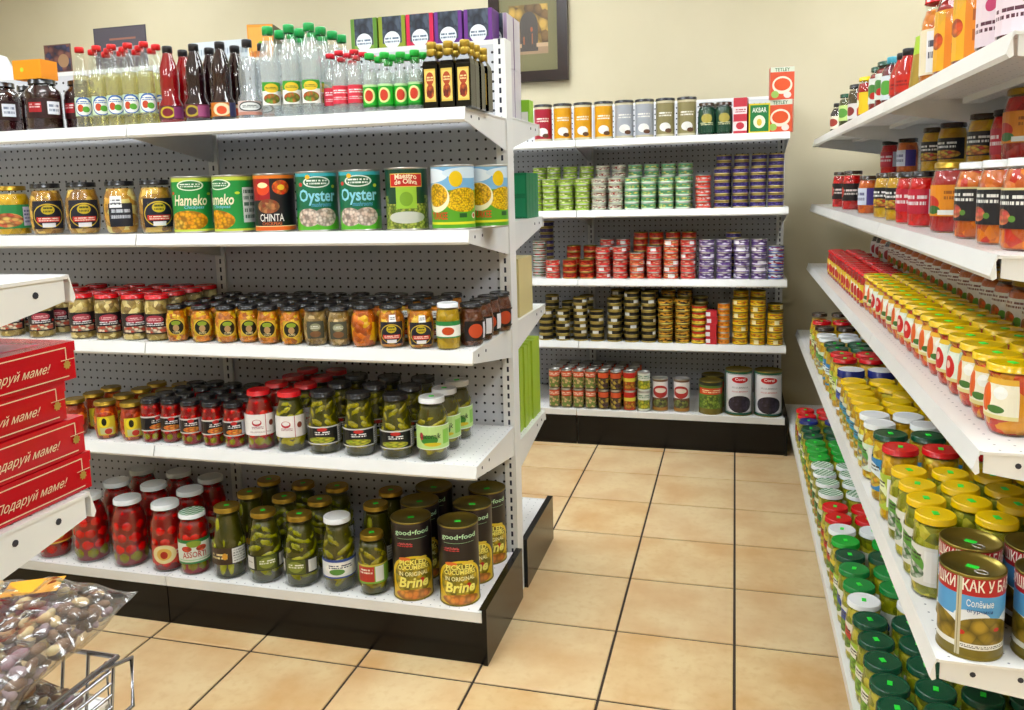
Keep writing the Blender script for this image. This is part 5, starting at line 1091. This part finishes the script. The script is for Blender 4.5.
def pillow(W_, D_, H_, seed, nx=26, ny=18, wr=1.0, flat=False):
    rnd = random.Random(seed); mb = MB(); ph = [(rnd.uniform(0, 6), rnd.uniform(20, 75), rnd.uniform(20, 75), rnd.uniform(.4, 1)) for _ in range(7)]
    def wob(x, y): return sum(a*math.sin(fx*x+fy*y+p) for p, fx, fy, a in ph)/7
    for sg in (1, -1):
        i0 = len(mb.v)
        for j in range(ny+1):
            for i in range(nx+1):
                u, v = 2*i/nx-1, 2*j/ny-1
                e = max(0, 1-abs(u)**3.2)*max(0, 1-abs(v)**3.2)
                x, y = u*W_/2*(1-.05*(1-abs(v))*0), v*D_/2
                z = sg*(H_/2*e**.6+wr*.010*wob(x*2.2, y*2.2)*e**.5)+wr*.010*wob(x+3, y-2)
                mb.v.append((x+.004*wob(y*3, x), y, z))
        for j in range(ny):
            for i in range(nx):
                a = i0+j*(nx+1)+i; f = (a, a+1, a+nx+2, a+nx+1)
                mb.f.append(f if sg > 0 else f[::-1]); mb.m.append(0); mb.sm.append(True)
    return mb
def lumps(W_, D_, H_, seed, n=70):
    rnd = random.Random(seed); mb = MB()
    for _ in range(n):
        u, v = rnd.uniform(-.88, .88), rnd.uniform(-.88, .88); e = (1-abs(u)**3)*(1-abs(v)**3)
        z = rnd.uniform(-.32, .36)*H_*e**.6; r_ = rnd.uniform(.0035, .0065)
        R_ = Matrix.Rotation(rnd.uniform(0, 3), 3, 'Z') @ Matrix.Rotation(rnd.uniform(-1, 1), 3, 'X')
        mb.ellipsoid((u*W_/2, v*D_/2, z), (r_*1.5, r_, r_*.8), R_, 8, 5, rnd.choice([0, 0, 1, 2, 3, 3]))
    return mb
NUTS = [noisy('brown_cookie', '#8a6a50', '#6c4c3c', 60, .6), noisy('mauve_cookie', '#a8909a', '#8c7480', 60, .6), noisy('cream_nut', '#e4d2a4', '#c8a870', 60, .6), noisy('dark_nut', '#6a4c34', '#4c3424', 60, .6)]
bags = [(-.660, .315, .706, .150, .18, .05, .05, .0, .0), (-.660, .505, .708, .150, .17, .05, -.05, .03, .0), (-.645, .527, .781, .182, .205, .056, .12, .07, -.02), (-.648, .292, .770, .182, .19, .054, -.12, .0, .03)]
bn = ['lower layer, nearest the camera', 'lower layer, at the basket end', 'upper layer, at the basket end', 'upper layer, nearest the camera']
for i, (x, y, z, W_, D_, H_, rz, rx, ry) in enumerate(bags):
    t = empty('snack_bag', (x, y, z), rz); t.rotation_euler = (rx, ry, rz)
    tag(t, 'clear crinkled bag of brown cookies, %s' % bn[i], 'bag', 'clear bags in the wire basket')
    ob('film', pillow(W_, D_, H_, 11+i).mesh('film', CRINK), t)
    c = ob('contents', lumps(W_, D_, H_, 31+i, 520).mesh('contents', NUTS), t); c['kind'] = 'stuff'
    tg = pillow(.05, .028, .002, 5+i, 8, 5, .15)
    o = ob('paper_tag', tg.mesh('paper_tag', mat('#e8a828', .4, name='orange_tag')), t, (W_*.05, D_*.32, H_*.40), .3)

# ------------------------------------------------------------------ pictures on the back wall
def on_wall(x0, y0, x1, y1):
    Yw = WALL_Y-.02
    a = solve_x((x0+x1)/2-(x1-x0)/2, Yw, 1.9); b_ = solve_x((x0+x1)/2+(x1-x0)/2, Yw, 1.9)
    def zs(px_x, py):
        lo, hi = 0.0, 4.0
        for _ in range(40):
            mm = (lo+hi)/2
            if proj(px_x, Yw, mm)[1] > py: lo = mm
            else: hi = mm
        return lo
    return a, zs((a+b_)/2, y1), b_, zs((a+b_)/2, y0)
x0, z0, x1, z1 = on_wall(490, -24, 568, 82)
t = empty('framed_picture', ((x0+x1)/2, WALL_Y-.001, z0)); tag(t, 'dark-framed picture of an arched doorway with olive mat on the back wall', 'picture')
w_, h_ = x1-x0, z1-z0; fw = .052
FR = noisy('dark_walnut', '#2a1712', '#1a0e0c', 30, .25)
for a, b_, c_, d_ in ((-w_/2, 0, w_/2, fw), (-w_/2, h_-fw, w_/2, h_), (-w_/2, fw, -w_/2+fw, h_-fw), (w_/2-fw, fw, w_/2, h_-fw)):
    ob('frame_rail', MB().box(a, -.035, b_, c_, 0, d_).mesh('frame_rail', FR), t)
ob('mat_board', MB().box(-w_/2+fw, -.012, fw, w_/2-fw, -.001, h_-fw).mesh('mat_board', mat('#7c7650', .6)), t)
pw = w_/2-fw-.05; mb = MB(); mb.quad((-pw, -.014, fw+.085), (pw, -.014, fw+.085), (pw, -.014, h_-fw-.085), (-pw, -.014, h_-fw-.085), 0, [(0, 0), (1, 0), (1, 1), (0, 1)])
ob('print', mb.mesh('print', print_mat('#a8843c', [('b', 0, 0, 1, 1, 5, '#c8a048', '#7c5c34'), ('r', 0, 0, 1, .14, '#a88a6c'), ('r', .28, .06, .74, .6, '#4a4440'), ('e', .51, .6, .23, .26, '#4a4440'), ('r', .0, .14, .32, .22, '#c8a884'), ('r', .7, .14, 1, .22, '#c8a884'), ('e', .58, .5, .03, .05, '#a85c3c'), ('r', .36, .2, .4, .36, '#9a5c3c'), ('r', .58, .2, .61, .42, '#9a5c3c')])), t)
gm = MB(); gm.quad((-w_/2+fw, -.018, fw), (w_/2-fw, -.018, fw), (w_/2-fw, -.018, h_-fw), (-w_/2+fw, -.018, h_-fw)); ob('pane', gm.mesh('pane', glass('#fafafa')), t)
def poster(name, label, box, base, lay, border=None):
    x0, z0, x1, z1 = on_wall(*box); mb = MB()
    mb.quad((x0, WALL_Y-.004, z0), (x1, WALL_Y-.004, z0), (x1, WALL_Y-.004, z1), (x0, WALL_Y-.004, z1), 0, [(0, 0), (1, 0), (1, 1), (0, 1)])
    for a, b_ in (((x0, z0), (x1, z0)), ((x1, z0), (x1, z1)), ((x1, z1), (x0, z1)), ((x0, z1), (x0, z0))):
        mb.quad((a[0], WALL_Y-.004, a[1]), (b_[0], WALL_Y-.004, b_[1]), (b_[0], WALL_Y-.0005, b_[1]), (a[0], WALL_Y-.0005, a[1]))
    tag(ob(name, mb.mesh(name, print_mat(base, lay))), label, 'poster', 'papers on the back wall')
poster('poster', 'dark slate poster with pale lines behind the red-capped bottles', (95, 26, 147, 92), '#4a4650', [('r', .02, .02, .98, .98, '#57525c'), ('r', .3, .80, .8, .83, '#9a6a5c'), ('t', .25, .5, .85, .72, '#a8a4a8', 26), ('r', 0, .0, 1, .3, '#3e4a66')])
poster('poster', 'brown patchwork map print on the wall above the dark jars', (40, 44, 71, 72), '#7a5a50', [('b', .04, .04, .96, .96, 5, '#8a5a54', '#4a4a6c'), ('e', .7, .4, .2, .24, '#b08a68')])
poster('notice', 'pale blue-white notice behind the black-capped syrup bottles', (190, 40, 258, 92), '#d4dce4', [('t', .1, .3, .9, .9, '#9aa8b8', 26)])

finish_labels(); finish_stacks()
